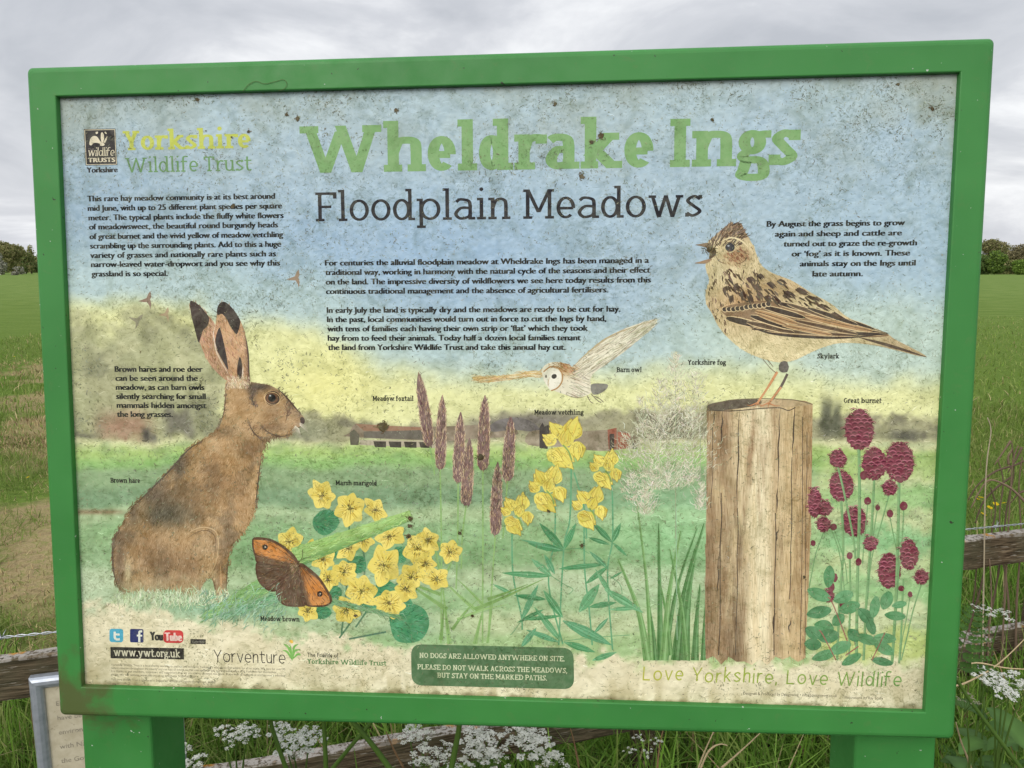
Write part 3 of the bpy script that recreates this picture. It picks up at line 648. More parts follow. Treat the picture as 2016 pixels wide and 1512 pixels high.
sans(a, 'TRUSTS', 174, 319.5, 226.5, 8.3, CRM, .035); sans(a, 'THE', 173, 297, 186, 4.6, (120, 112, 104), .01)
sans(a, 'Yorkshire', 171.5, 340, 231.5, 10.5, (44, 44, 46), .02); a.build('logo_emblem', 'black square emblem with a cream badger head')
# the row of small logos at the bottom left
def rrect(x0, y0, x1, y1, r, sk=0.03):
    o = []
    for cx_, cy_, a0 in ((x1-r, y0+r, -90), (x1-r, y1-r, 0), (x0+r, y1-r, 90), (x0+r, y0+r, 180)):
        for i in range(7): an = R(a0+15*i); px = cx_+r*math.cos(an); o.append((px, cy_+r*math.sin(an)+(px-x0)*sk))
    return o
a = Art(); a.z = 7e-4; WHT = (214, 216, 200)
a.poly(rrect(215.5, 1237.6, 242.6, 1264, 5, .02), (70, 160, 184)); a.up(); a.line(crv((226, 1243.5), (226, 1254), (229, 1258.6), (236, 1258.6)), 4.4, WHT); a.up(2e-5); a.line([(225, 1249), (235.5, 1249.2)], 4.0, WHT); a.build('bird_site_logo', 'pale blue rounded square with a white letter t')
a = Art(); a.z = 7e-4
a.poly(rrect(256, 1238, 282.6, 1264.6, 3, .02), (44, 52, 98)); a.up(); a.line(crv((280, 1243), (275.5, 1243.4), (274.3, 1247), (274.3, 1264)), 4.2, WHT); a.up(2e-5); a.line([(269.5, 1251.2), (280, 1251.4)], 3.6, WHT); a.build('friends_site_logo', 'dark blue rounded square with a white letter f')
a = Art(); a.z = 7e-4
sans(a, 'You', 296.5, 1260.5, 320, 17, (40, 38, 38), .03); a.poly(rrect(321.5, 1240.4, 361, 1265.6, 8, .012), (196, 58, 58)); a.up(); sans(a, 'Tube', 325.5, 1261.3, 357.5, 16, (226, 196, 184), .022); a.build('video_site_logo', 'black You beside white Tube on a red rounded block')
a = Art(); a.z = 7e-4
a.poly([(217.3, 1273.6), (362, 1276.2), (362.4, 1298.4), (217.8, 1296)], (38, 36, 32)); a.up(); slab(a, 'www.ywt.org.uk', 224, 1291.2, 355, 15, (196, 192, 164), v=.19, h=.13, sf=.07, sb=.07); a.build('web_address_strip', 'black strip with the pale web address')
a = Art(); a.z = 7e-4
a.poly([(375, 1258), (405, 1258.6), (405, 1268), (375, 1267.6)], (40, 38, 36)); a.up(); sans(a, 'SCAN HERE', 377.5, 1265.4, 402.5, 4.6, (150, 146, 130), .0); a.build('scan_strip')
a = Art(); a.z = 7e-4
slab(a, 'Yorventure', 421, 1303, 562.5, 24, (62, 58, 52), v=.085, h=.075, sf=0, sb=.11)
for p in (((575, 1301), (573, 1284), (571, 1268)), ((575, 1300), (566, 1284), (556, 1280)), ((576, 1300), (580, 1282), (592, 1279)), ((575, 1294), (567, 1274), (558, 1268)), ((576, 1294), (579, 1274), (588, 1268)), ((576, 1298), (586, 1288), (593, 1290))):
    a.line(smooth(p), 4.2, (120, 176, 86), taper=2, dz=random.uniform(0, 8e-5))
a.up(); a.poly(ell(573.5, 1263, 4, 4, 10, 0, .25), (226, 180, 70)); a.build('sponsor_logo', 'thin Yorventure lettering with a green sprout')
a = Art(); a.z = 7e-4
sans(a, 'The Friends of', 605, 1293, 666, 8.2, (52, 54, 46), .012); slab(a, 'Yorkshire Wildlife Trust', 605, 1306.6, 761, 9.6, (84, 126, 74), v=.2, h=.14, sf=.07, sb=.06); a.build('friends_lettering')
a = Art(); a.z = 7e-4
for tx, y0, x1 in (("Yorkshire Wildlife Trust is a local charity working to protect and conserve Yorkshire's wild places and wildlife for all to enjoy. We care for over 95", 1310.6, 561.5), ("nature reserves throughout the county and run lots of events so that everyone can get out and experience wild Yorkshire for themselves.", 1316.8, 545), ("It is thanks to our members, volunteers and supporters that we are able to continue this work. If you wish to support us and become a member", 1323, 561.5), ("please visit our website www.ywt.org.uk or telephone 01904 659570.", 1329.6, 386), ("Yorkshire Wildlife Trust is registered in England no. 409650 and registered charity no. 210807", 1339.5, 425)):
    sans(a, tx, 219, y0, x1, 4.3, (92, 86, 72), -.004)
a.build('small_print')
a = Art(); a.z = 2.4e-3
NB = [(809, 1268), (1129, 1275.5), (1130.5, 1357), (810.5, 1349)]
def rquad(c4, r):
    o = []; c4 = [np.array(c, float) for c in c4]
    for i in range(4):
        c = c4[i]; p = c4[i-1]; q = c4[(i+1) % 4]; d1 = (p-c)/np.linalg.norm(p-c); d2 = (q-c)/np.linalg.norm(q-c)
        for j in range(8):
            s_ = j/7; o.append(tuple(c+d1*r*(1-s_)**2+d2*r*s_**2))
    return o
a.fill(rquad(NB, 22), lambda x, y: np.array([82, 114, 76])+(fbm(x, y, 30, 4, 77)-.5)[:, None]*np.array([26, 22, 20]), 8); a.up()
for tx, x0, y0, x1, cp in (("NO DOGS ARE ALLOWED ANYWHERE ON SITE.", 826, 1294.8, 1111.8, 10), ("PLEASE DO NOT WALK ACROSS THE MEADOWS,", 822, 1317.4, 1117, 10), ("BUT STAY ON THE MARKED PATHS.", 861, 1334, 1077, 10)): slab(a, tx, x0, y0, x1, cp, (200, 206, 168), v=.17, h=.13, sf=.08, sb=.09)
a.build('notice_plaque', 'dark green rounded plaque asking visitors to stay on the paths')
a = Art(); a.z = 2.4e-3
slab(a, 'Love Yorkshire, Love Wildlife', 1265, 1339, 1774, 27, (172, 174, 60), v=.1, h=.1, sf=0, sb=.2, slant=.06, jit=.05, col2=(104, 148, 74)); a.build('slogan_lettering', 'thin handwritten slogan shading from olive to green')
a = Art(); a.z = 7e-4
sans(a, 'Designed & Produced by Designwing • info@designwing.co.uk', 1463, 1367.6, 1648, 5.6, (74, 68, 54), 0); sans(a, 'Illustrations by Ray Scally', 1663, 1375.4, 1738.5, 5.6, (74, 68, 54), 0); a.build('credit_line')

# ------------------------------------------------------------------ illustrations
OL = (70, 62, 48)
# loose brush marks through the washes
a = Art(); a.z = 2e-5
x = rng.uniform(122, 1880, 17000); y = rng.uniform(165, 1395, 17000); bcol = paint_bg(x[None], y[None])[0]; q = rng.normal(0, 1, (17000, 1)); lowr = sst(560, 860, y)[:, None]
a.strokes(x, y, rng.normal(.05, .35, 17000), rng.uniform(4, 20, 17000), rng.uniform(.8, 2.2, 17000), np.clip(bcol+q*(7+9*lowr)-lowr*4, 10, 248), depth=6e-5)
a.build('brush_marks', kind='stuff')
# distant farm buildings
a = Art(); a.z = 2e-4
a.fill(smooth([(688, 852), (700, 834), (716, 844), (760, 839), (860, 840), (960, 836), (1010, 842), (1014, 858), (930, 864), (870, 868), (690, 860)], True, 3), lambda x, y: np.array([140, 126, 106])+(fbm(x, y, 14, 4, 3)-.5)[:, None]*90, 5); a.up()
a.poly([(700, 834), (760, 838), (846, 842), (846, 850), (716, 848)], (146, 112, 88)); a.up()
a.poly([(716, 850), (850, 846), (850, 866), (716, 862)], (104, 98, 86)); a.up()
a.poly([(708, 866), (860, 868), (860, 882), (708, 876)], (176, 166, 142)); a.up()
for i in range(4): a.poly([(735+i*30, 868.5+i*.5), (760+i*30, 869+i*.5), (760+i*30, 881+i*.4), (738+i*30, 880+i*.4)], (62, 56, 48))
a.poly([(688, 852), (697, 845), (708, 856), (706, 876), (690, 876)], (96, 92, 76))
a.up(); a.fill(smooth([(965, 838), (985, 826), (1020, 822), (1050, 832), (1062, 850), (1010, 846), (970, 850)], True, 4), lambda x, y: np.array([114, 108, 104])+(fbm(x, y, 12, 3, 4)-.5)[:, None]*60, 5); a.up()
a.fill(smooth([(1040, 852), (1075, 846), (1130, 850), (1200, 846), (1240, 852), (1258, 868), (1238, 882), (1180, 888), (1110, 880), (1040, 876)], True, 3), lambda x, y: np.array([146, 134, 112])+(fbm(x, y, 14, 4, 8)-.5)[:, None]*100, 5); a.up()
a.poly([(1062, 842), (1068, 832), (1072, 840), (1080, 836), (1082, 850), (1078, 884), (1062, 882)], (66, 60, 56)); a.poly([(1196, 846), (1214, 842), (1214, 884), (1198, 884)], (142, 86, 66)); a.poly([(1216, 850), (1242, 854), (1240, 882), (1216, 884)], (158, 96, 74)); a.up(); a.poly([(1200, 854), (1209, 854), (1209, 886), (1200, 886)], (66, 54, 48)); a.poly([(1245, 870), (1258, 876), (1252, 884), (1244, 884)], (70, 64, 56))
a.build('farm_buildings', 'faint grey and red farm buildings painted on the horizon')
# flock of small birds
for cx_, cy_, s_, an, c_ in ((578, 547, 1, 0, (146, 126, 104)), (286, 590, 1, 0, (140, 118, 100)), (266, 628, .95, .5, (142, 138, 112)), (323, 618, .8, 0, (172, 152, 120))):
    a = Art(); a.z = 2e-4
    for q in ([(-14, 3), (-6, 0), (2, -3), (9, 0), (12, 3), (6, 5), (-4, 5)], [(2, -2), (6, -12), (10, -17), (12, -6), (9, 1)], [(3, 4), (8, 12), (10, 20), (12, 8), (10, 2)]):
        a.poly([(cx_+s_*(x*math.cos(an)-y*math.sin(an)), cy_+s_*(x*math.sin(an)+y*math.cos(an))) for x, y in q], c_, dz=random.uniform(0, 6e-5))
    a.build('flying_bird')

# the hare
a = Art(); a.z = 4e-4
body = smooth([(446, 750), (443, 775), (442, 800), (438, 825), (426, 848), (405, 862), (385, 874), (360, 895), (338, 922), (318, 942), (295, 965), (272, 985), (256, 1004), (247, 1022), (234, 1042), (224, 1058), (221, 1080), (222, 1110), (226, 1138), (233, 1158), (246, 1167), (268, 1163), (300, 1166), (330, 1160), (355, 1165), (371, 1172), (379, 1182), (389, 1174), (400, 1150), (414, 1135), (420, 1158), (424, 1176), (434, 1184), (443, 1172), (446, 1140), (449, 1105), (455, 1078), (468, 1062), (482, 1046), (494, 1024), (502, 1000), (506, 970), (509, 940), (513, 908), (518, 886), (527, 868), (540, 861), (556, 860), (570, 856), (582, 844), (592, 838), (599, 829), (597, 820), (588, 811), (577, 799), (566, 786), (555, 775), (544, 765), (530, 758), (512, 755), (492, 752), (470, 756)], True, 4)
HP = [((512, 762, 30, 9), (58, 50, 44), .95), ((497, 772, 9, 16), (66, 56, 48), .9), ((590, 815, 14, 12), (96, 80, 66), .6), ((545, 815, 8, 22), (112, 88, 64), .5), ((536, 785, 26, 20), (178, 142, 98), .8), ((565, 822, 26, 22), (186, 156, 118), .7), ((480, 800, 26, 30), (160, 126, 84), .5), ((534, 842, 40, 9), (110, 84, 60), .6), ((530, 818, 14, 26), (124, 96, 66), .4), ((574, 790, 12, 22), (104, 82, 62), .6), ((490, 885, 26, 20), (104, 80, 54), .75), ((430, 850, 40, 12), (108, 86, 60), .6), ((360, 905, 18, 16), (96, 80, 62), .6), ((330, 1012, 58, 28), (74, 70, 54), .95), ((352, 920, 14, 26), (84, 74, 60), .8), ((300, 975, 26, 20), (84, 74, 60), .75), ((420, 965, 16, 26), (90, 76, 58), .7), ((440, 905, 30, 14), (176, 140, 92), .7), ((262, 1010, 10, 26), (92, 80, 64), .7), ((420, 930, 24, 36), (112, 88, 62), .5), ((455, 950, 40, 60), (166, 128, 84), .6), ((290, 1075, 50, 30), (140, 112, 80), .5), ((402, 1072, 28, 34), (188, 158, 116), .9), ((448, 1060, 12, 34), (112, 90, 64), .6), ((375, 1120, 26, 40), (124, 98, 70), .55), ((235, 1100, 14, 60), (104, 86, 66), .8), ((252, 1130, 7, 28), (206, 192, 148), .85), ((320, 1110, 45, 30), (118, 94, 68), .7), ((310, 1150, 60, 14), (166, 136, 98), .7), ((480, 985, 16, 60), (150, 118, 80), .5), ((435, 1140, 9, 40), (148, 108, 70), .6), ((300, 960, 30, 14), (110, 92, 70), .5), ((395, 985, 40, 40), (158, 124, 84), .5), ((590, 836, 10, 8), (170, 146, 120), .8)]
def harecol(x, y):
    c = np.zeros((len(x), 3))+np.array([176, 144, 100])
    c = c+(fbm(x, y, 30, 4, 51)-.5)[:, None]*70
    c = lerp(c, sst(.50, .68, fbm(x+.5*y, y-.3*x, 34, 4, 57))*(y > 860)*.55, (92, 78, 60))
    for (px, py, rx, ry), cc, kk in HP: c = lerp(c, np.exp(-((x-px)/rx)**2-((y-py)/ry)**2)*kk, cc)
    c = lerp(c, sst(1120, 1185, y+(fbm(x, y, 12, 2, 58)-.5)*40)*.55, (172, 172, 132))
    return c+(fbm(x, y, 7, 2, 52)-.5)[:, None]*30
a.fill(body, harecol, 4); a.up()
x, y = rand_in(body, 9000)
hd = (y < 862)
ang = np.where(hd, 2.6+(x-560)*.004, np.interp(y, [850, 920, 1000, 1100, 1180], [2.1, 2.2, 2.05, 1.75, 1.6]))
ang = np.where((x > 455) & (y > 860), 1.5, ang)+rng.normal(0, .25, len(x))
sh = rng.normal(0, 1, len(x))
cc = harecol(x, y)+np.where(sh > 0, 18, -20)[:, None]*np.abs(sh)[:, None]**.7
a.strokes(x, y, ang, rng.uniform(4, 12, len(x))*np.where(hd, .6, 1), rng.uniform(.6, 1.4, len(x)), np.clip(cc, 20, 235))
bp = np.array(body); ii = rng.integers(0, len(bp), 900); q = bp[ii]; m = (q[:, 1] > 845)
q = q[m]; a.strokes(q[:, 0]+rng.normal(0, 2, len(q)), q[:, 1]+rng.normal(0, 2, len(q)), np.where(q[:, 0] > 460, 1.3, np.where(q[:, 1] > 1130, 1.6, 2.2))+rng.normal(0, .25, len(q)), rng.uniform(6, 13, len(q)), 1.5, np.clip(harecol(q[:, 0], q[:, 1])-rng.uniform(0, 40, (len(q), 1)), 20, 230))
def earcol(base):
    return lambda x, y: np.array(base)+(fbm(x, y, 16, 3, 53)-.5)[:, None]*40
a.line(smooth([(358, 1062), (376, 1046), (400, 1038), (424, 1046), (430, 1072), (424, 1110), (410, 1138)]), 2.2, (196, 168, 126), 2); a.line(smooth([(362, 1066), (380, 1052), (402, 1044), (420, 1052), (425, 1076), (418, 1112)]), 1.5, (110, 88, 62), 2, 3e-5)
a.fill(smooth([(400, 1152), (408, 1143), (416, 1140), (421, 1152), (424, 1178), (415, 1186), (398, 1184)], True, 3), lambda x, y: np.array([150, 172, 128])+(fbm(x, y, 8, 3, 59)-.5)[:, None]*40, 4); a.up(); a.line(smooth([(418, 1138), (423, 1155), (425, 1182)]), 2.0, (104, 80, 54), 2); a.line(smooth([(450, 1090), (447, 1130), (444, 1180)]), 2.4, (108, 82, 56), 2, 2e-5); a.line(smooth([(434, 1110), (435, 1150), (434, 1180)]), 5, (184, 148, 104), 2, 3e-5)
le = smooth([(374, 596), (380, 593), (393, 602), (407, 618), (418, 630), (424, 642), (424, 660), (430, 682), (441, 705), (453, 725), (461, 740), (460, 754), (446, 749), (430, 736), (414, 718), (403, 698), (394, 676), (385, 652), (377, 622)], True, 4)
re_ = smooth([(428, 606), (434, 596), (444, 595), (456, 605), (466, 618), (475, 635), (482, 655), (487, 680), (490, 706), (491, 730), (492, 754), (475, 757), (459, 753), (456, 736), (446, 715), (432, 690), (423, 668), (422, 650), (426, 628)], True, 4)
a.fill(le, earcol((186, 148, 116)), 4); a.up(); a.fill(re_, lambda x, y: lerp(np.array([198, 158, 118])+(fbm(x, y, 14, 3, 54)-.5)[:, None]*46, sst(478, 490, x+(y-700)*-.02), (120, 92, 74)), 4); a.up()
for pl_ in (le, re_):
    x, y = rand_in(pl_, 420); a.strokes(x, y, 1.25+rng.normal(0, .3, 420), rng.uniform(5, 13, 420), 1.1, vary((176, 136, 102), 420, 24))
a.fill(smooth([(374, 596), (380, 593), (393, 602), (407, 618), (412, 628), (408, 642), (400, 650), (396, 662), (391, 674), (384, 650), (377, 622)], True, 4), earcol((62, 50, 44)), 4)
a.fill(smooth([(428, 606), (434, 596), (444, 595), (456, 605), (466, 618), (473, 632), (471, 646), (466, 658), (460, 652), (452, 640), (446, 628), (437, 618), (428, 620)], True, 4), earcol((60, 50, 46)), 4); a.up()
a.fill(smooth([(432, 645), (427, 656), (424, 671), (426, 686), (433, 701), (441, 715), (449, 728), (447, 708), (444, 690), (440, 672), (436, 655)], True, 4), earcol((64, 54, 52)), 4); a.fill(smooth([(471, 704), (467, 724), (468, 740), (474, 748), (477, 726), (475, 708)], True, 4), earcol((70, 58, 52)), 4); a.up()
a.line(smooth([(422, 655), (424, 685), (436, 712), (452, 740)]), 2.2, (222, 204, 178), 2); a.line(smooth([(424, 640), (420, 662), (428, 690)]), 1.6, (226, 206, 182), 2, 3e-5); a.line(smooth([(482, 655), (488, 690), (490, 730), (491, 750)]), 3, (86, 68, 60), 2); a.line(smooth([(479, 720), (477, 745)]), 1.8, (226, 212, 190), 2, 5e-5)
a.strokes(rng.uniform(448, 492, 160), rng.uniform(742, 764, 160), 1.2+rng.normal(0, .4, 160), rng.uniform(5, 11, 160), 1.2, vary((206, 184, 152), 160, 22))
for q_, w_, c_ in ((((566, 792), (571, 804), (565, 818)), 2.6, (104, 82, 60)), (((500, 770), (496, 786), (504, 800)), 3.0, (84, 68, 54)), (((512, 838), (530, 852), (552, 859), (574, 855)), 3.0, (96, 76, 56)), (((545, 764), (562, 780), (580, 801), (592, 814)), 3.4, (86, 68, 54)), (((488, 830), (500, 852), (520, 870)), 3.0, (98, 78, 58)), (((446, 756), (443, 790), (440, 815), (428, 846)), 2.2, (110, 88, 66)), (((405, 863), (370, 886), (338, 922), (295, 966), (258, 1002)), 3.4, (84, 72, 58)), (((236, 1042), (223, 1070), (223, 1120), (232, 1156)), 3.6, (92, 76, 58)), (((503, 1000), (508, 950), (514, 900)), 2.6, (92, 74, 54))):
    a.line(smooth(q_), w_, c_, 2, random.uniform(0, 2e-5))
    pts_ = np.array(smooth(q_)); ii = rng.integers(0, len(pts_), 46); a.strokes(pts_[ii, 0]+rng.normal(0, w_, 46), pts_[ii, 1]+rng.normal(0, w_, 46), rng.normal(2.0, .5, 46), rng.uniform(4, 9, 46), 1.1, vary(np.array(c_)+12, 46, 14), depth=2e-5)
a.poly(ell(536, 784, 17, 14, 20, .2), (206, 172, 124)); a.up(); a.poly(ell(536.5, 784.5, 14.5, 11.5, 20, .2), (70, 48, 36)); a.up(); a.poly(ell(536, 783.5, 12, 10.4, 20), (104, 70, 46)); a.up(); a.poly(ell(535.5, 783.5, 7.6, 7.6, 16), (20, 17, 16)); a.up(); a.poly(ell(532, 779, 2, 1.6, 8), (190, 190, 190))
a.line(smooth([(520, 780), (528, 773), (540, 771), (550, 778), (553, 788)]), 2.0, (58, 42, 34), 2); a.line(smooth([(522, 790), (532, 797), (546, 796)]), 1.6, (70, 50, 40), 2, 3e-5)
a.poly(smooth([(591, 824), (596, 821), (600, 826), (599, 833), (593, 835)], True, 4), (74, 60, 54)); a.up(); a.line(smooth([(595, 836), (588, 842), (580, 846), (570, 850)]), 1.6, (86, 64, 50), 2)
a.line(smooth([(560, 795), (566, 812), (562, 832)]), 2.0, (112, 84, 62), 2, 4e-5)
for q in range(12): a.line(smooth([(582+q*.6, 838+q*.5), (576+q*1.4, 846+q*.7), (570+q*2.4, 852+q*1.2)]), .8, (222, 214, 190), 1, q*8e-6)
for q in range(6): a.line([(590, 832+q), (604+q, 838+3*q)], .8, (216, 206, 184), 1, q*8e-6)
a.strokes(rng.uniform(222, 450, 520), rng.uniform(1164, 1188, 520)+rng.normal(0, 4, 520), -1.6+rng.normal(0, .5, 520), rng.uniform(8, 22, 520), 1.4, vary((190, 204, 164), 520, 18))
a.build('hare_illustration', 'painted brown hare sitting upright with black tipped ears')

# diagonal stalk with the butterfly
a = Art(); a.z = 9e-4
def stalk(c0, c1, w0, w1, cola, colb):
    c0 = np.array(c0, float); c1 = np.array(c1, float); d = c1-c0; d /= np.linalg.norm(d); n_ = np.array([-d[1], d[0]])
    pl_ = [tuple(c0+n_*w0/2), tuple(c1+n_*w1/2), tuple(c1-n_*w1/2), tuple(c0-n_*w0/2)]
    a.fill(pl_, lambda x, y: lerp(np.array(cola)+(fbm(x*.6, y, 8, 3, 71)-.5)[:, None]*40, sst(-.1, .5, ((x-c0[0])*n_[0]+(y-c0[1])*n_[1])/max(w0, w1)), colb), 5); a.up()
    x, y = rand_in(pl_, 260); a.strokes(x, y, math.atan2(d[1], d[0])+rng.normal(0, .12, len(x)), rng.uniform(8, 26, len(x)), 1.2, vary(np.array(cola)-8, len(x), 22))
# marigolds sit behind the stalk
YEL, YD, OLV = (224, 206, 104), (190, 162, 60), (104, 94, 36)
flo = [(634.6, 975, 24), (688.5, 1001, 26), (739, 1004, 21), (570, 1067, 22), (768, 1056, 24), (822, 1080, 27), (756, 1113, 31), (678, 1126, 22), (685, 1080, 22), (713, 1063, 22), (886, 1087, 19), (810, 1136, 26), (859, 1140, 21), (711, 1164, 27), (766, 1187, 26), (682, 1202, 22), (636, 1101, 20), (605, 1202, 18), (645, 1140, 18), (800, 1160, 20), (843, 1062, 20), (838, 1110, 18), (610, 1080, 16)]
stems = [(688, 1020, 672, 1250), (756, 1140, 700, 1235), (711, 1185, 668, 1256), (822, 1100, 770, 1160), (634, 990, 668, 1030), (713, 1075, 716, 1140), (660, 1140, 660, 1180)]
for x0, y0, x1, y1 in stems: a.line(smooth([(x0, y0), ((x0+x1)/2+4, (y0+y1)/2), (x1, y1)]), 3.4, (84, 122, 88), 0, random.uniform(0, 6e-5))
a.line([(687, 1258), (760, 1244)], 3.4, (84, 118, 92), 0, 3e-5); a.up()
for cx_, cy_, r_ in ((640, 1027, 27), (704, 1112, 20), (789, 1091, 18), (805, 1229, 45), (761, 1165, 26), (655, 1170, 20), (648, 1092, 15), (730, 1190, 18), (800, 1190, 14), (636, 1206, 16)):
    lf = smooth([(cx_+r_*math.cos(i*.785)*random.uniform(.82, 1.1), cy_+r_*.92*math.sin(i*.785)*random.uniform(.82, 1.1)) for i in range(8)], True, 4)
    a.fill(lf, lambda x, y: np.array([70, 138, 92])+(fbm(x, y, 16, 3, int(cx_))-.5)[:, None]*56, 5); a.up(6e-5)
    x, y = rand_in(lf, int(r_*4)); a.strokes(x, y, np.arctan2(y-cy_, x-cx_+r_)+rng.normal(0, .1, len(x)), rng.uniform(5, 14, len(x)), 1.0, vary((58, 118, 78), len(x), 22), depth=5e-5)
a.up()
def marigold(cx_, cy_, r_):
    n_ = random.choice((5, 6)); a0 = random.uniform(0, 6.28); tilt = random.uniform(.7, .95); ro = random.uniform(0, 3)
    for i in range(n_):
        an = a0+i*2*math.pi/n_; rr = r_*random.uniform(.9, 1.15); wd = r_*.80
        pts = smooth([(0, 0), (rr*.4, wd*random.uniform(.5, .68)), (rr*.74, wd*random.uniform(.42, .6)), (rr*1.1, random.uniform(-3, 3)), (rr*.74, -wd*random.uniform(.42, .6)), (rr*.4, -wd*random.uniform(.5, .68))], True, 4)
        def tr(px, py):
            x_, y_ = px*math.cos(an)-py*math.sin(an), px*math.sin(an)+py*math.cos(an); y_ *= tilt
            return (cx_+x_*math.cos(ro)-y_*math.sin(ro), cy_+x_*math.sin(ro)+y_*math.cos(ro))
        k_ = random.uniform(-14, 8)
        a.poly([tr(*p) for p in pts], np.array(YEL)+k_, i*1.2e-5)
        for q in range(7):
            s_ = random.uniform(-.4, .4); a.line([tr(rr*random.uniform(.15, .4), wd*s_*.6), tr(rr*random.uniform(.6, .97), wd*s_)], random.uniform(.8, 1.5), np.array(YD)+random.uniform(-26, 22), 1, 7e-5+q*3e-6+i*1e-6)
    m = 70; rr = np.abs(rng.normal(0, .24, m))*r_; an = rng.uniform(0, 6.28, m); s0 = a.z; a.z += 1.3e-4
    a.strokes(cx_+rr*np.cos(an), cy_+rr*np.sin(an)*tilt, an, rng.uniform(2, 6, m), 1.3, vary(OLV, m, 30), depth=4e-5); a.z = s0+2.0e-4*.35
for fx in flo: marigold(fx[0], fx[1], fx[2]*1.18)
a.z += 2e-4
a.build('marigold_illustration', 'painted yellow marsh marigolds with round green leaves')
a = Art(); a.z = 4.7e-3
stalk((580, 1098), (810, 1014), 40, 20, (156, 192, 112), (92, 138, 76)); stalk((400, 1216), (520, 1152), 12, 34, (136, 176, 112), (104, 146, 94)); stalk((640, 1180), (790, 1216), 12, 5, (120, 160, 112), (96, 140, 96)); stalk((440, 1215), (540, 1178), 8, 18, (112, 158, 116), (96, 144, 106))
a.strokes(rng.uniform(395, 560, 240), rng.normal(1200, 16, 240), 2.2+rng.normal(0, .4, 240), rng.uniform(10, 26, 240), 1.6, vary((134, 170, 138), 240, 16))
a.build('stalk_illustration')
a = Art(); a.z = 5.3e-3
BR = (98, 70, 46)
hwl = smooth([(508, 1107), (530, 1112), (569, 1116), (587, 1112), (576, 1130), (560, 1146), (547, 1160), (535, 1163), (522, 1157), (510, 1143), (505, 1122)], True, 4)
hwr = smooth([(587, 1114), (591, 1140), (598, 1172), (602, 1190), (582, 1193), (560, 1190), (549, 1179), (545, 1164), (556, 1146), (572, 1128)], True, 4)
fwl = smooth([(498, 1068), (500, 1060), (514, 1059), (535, 1064), (556, 1074), (572, 1088), (582, 1100), (588, 1110), (570, 1118), (540, 1113), (509, 1108), (503, 1094), (499, 1080)], True, 4)
fwr = smooth([(590, 1110), (609, 1120), (624, 1134), (638, 1152), (648, 1170), (652, 1182), (646, 1190), (630, 1193), (602, 1190), (595, 1165), (590, 1140)], True, 4)
for pl_ in (hwl, hwr):
    a.fill(pl_, lambda x, y: np.array([92, 72, 54])+(fbm(x, y, 10, 3, 81)-.5)[:, None]*40, 4); a.up(5e-5)
for pl_ in (fwl, fwr):
    a.fill(pl_, lambda x, y: lerp(lerp(np.array([196, 130, 66])+(fbm(x, y, 12, 3, 82)-.5)[:, None]*50, sst(50, 18, np.hypot(x-586, y-1114))*.5, (110, 76, 48)), np.maximum(sst(.62, .78, np.abs((np.degrees(np.arctan2(y-1112, x-588)) % 360)-np.where(x < 588, 212, 55))/26), 0)*.85, (92, 72, 54)), 3); a.up(5e-5)
for pl_ in (fwl, fwr, hwl, hwr): a.line(list(pl_)+[pl_[0]], 3.2, (82, 58, 42), 0, random.uniform(0, 3e-5))
a.line(smooth([(500, 1060), (535, 1064), (572, 1088), (588, 1110)]), 5, (92, 66, 46), 0, 4e-5); a.line(smooth([(590, 1110), (624, 1134), (648, 1170), (652, 1184)]), 5, (92, 66, 46), 0, 5e-5); a.up()
for cx_, cy_ in ((522, 1077), (630, 1169)): a.poly(ell(cx_, cy_, 8, 8.5, 14), (206, 132, 64)); a.up(3e-5); a.poly(ell(cx_, cy_, 5.4, 5.8, 14), (36, 26, 24)); a.up(3e-5); a.poly(ell(cx_+.5, cy_, 1.6, 1.8, 8), (200, 190, 170)); a.up(3e-5)
for p in (((586, 1108), (545, 1078), (512, 1066)), ((586, 1109), (548, 1095), (502, 1090)), ((588, 1110), (540, 1106), (508, 1104)), ((590, 1112), (620, 1145), (646, 1178)), ((590, 1113), (612, 1155), (634, 1190)), ((590, 1114), (602, 1150), (612, 1190)), ((578, 1120), (545, 1130), (508, 1126)), ((576, 1122), (545, 1145), (524, 1156)), ((582, 1122), (570, 1160), (560, 1188)), ((584, 1120), (584, 1160), (582, 1190))): a.line(smooth(p), 1.2, (86, 58, 38), 1, random.uniform(0, 4e-5))
for pl_ in (fwl, fwr, hwl, hwr):
    x, y = rand_in(pl_, 150 if pl_ is hwl or pl_ is hwr else 50); a.strokes(x, y, np.arctan2(y-1112, x-588), rng.uniform(6, 14, len(x)), 1.0, vary((100, 74, 52), len(x), 22), depth=5e-5)
a.line(smooth([(591, 1103), (580, 1118), (566, 1136)]), 8, (86, 66, 46), 2); a.up(); a.strokes(rng.normal(578, 6, 70), rng.normal(1119, 7, 70), 2.2, 8, 1.1, vary((120, 98, 66), 70, 24)); a.line(smooth([(592, 1103), (596, 1094), (596, 1082)]), 1, (60, 44, 30)); a.line(smooth([(593, 1103), (602, 1098), (612, 1096)]), 1, (60, 44, 30), 0, 2e-5)
a.build('butterfly_illustration', 'painted brown and orange butterfly with dark eyespots')

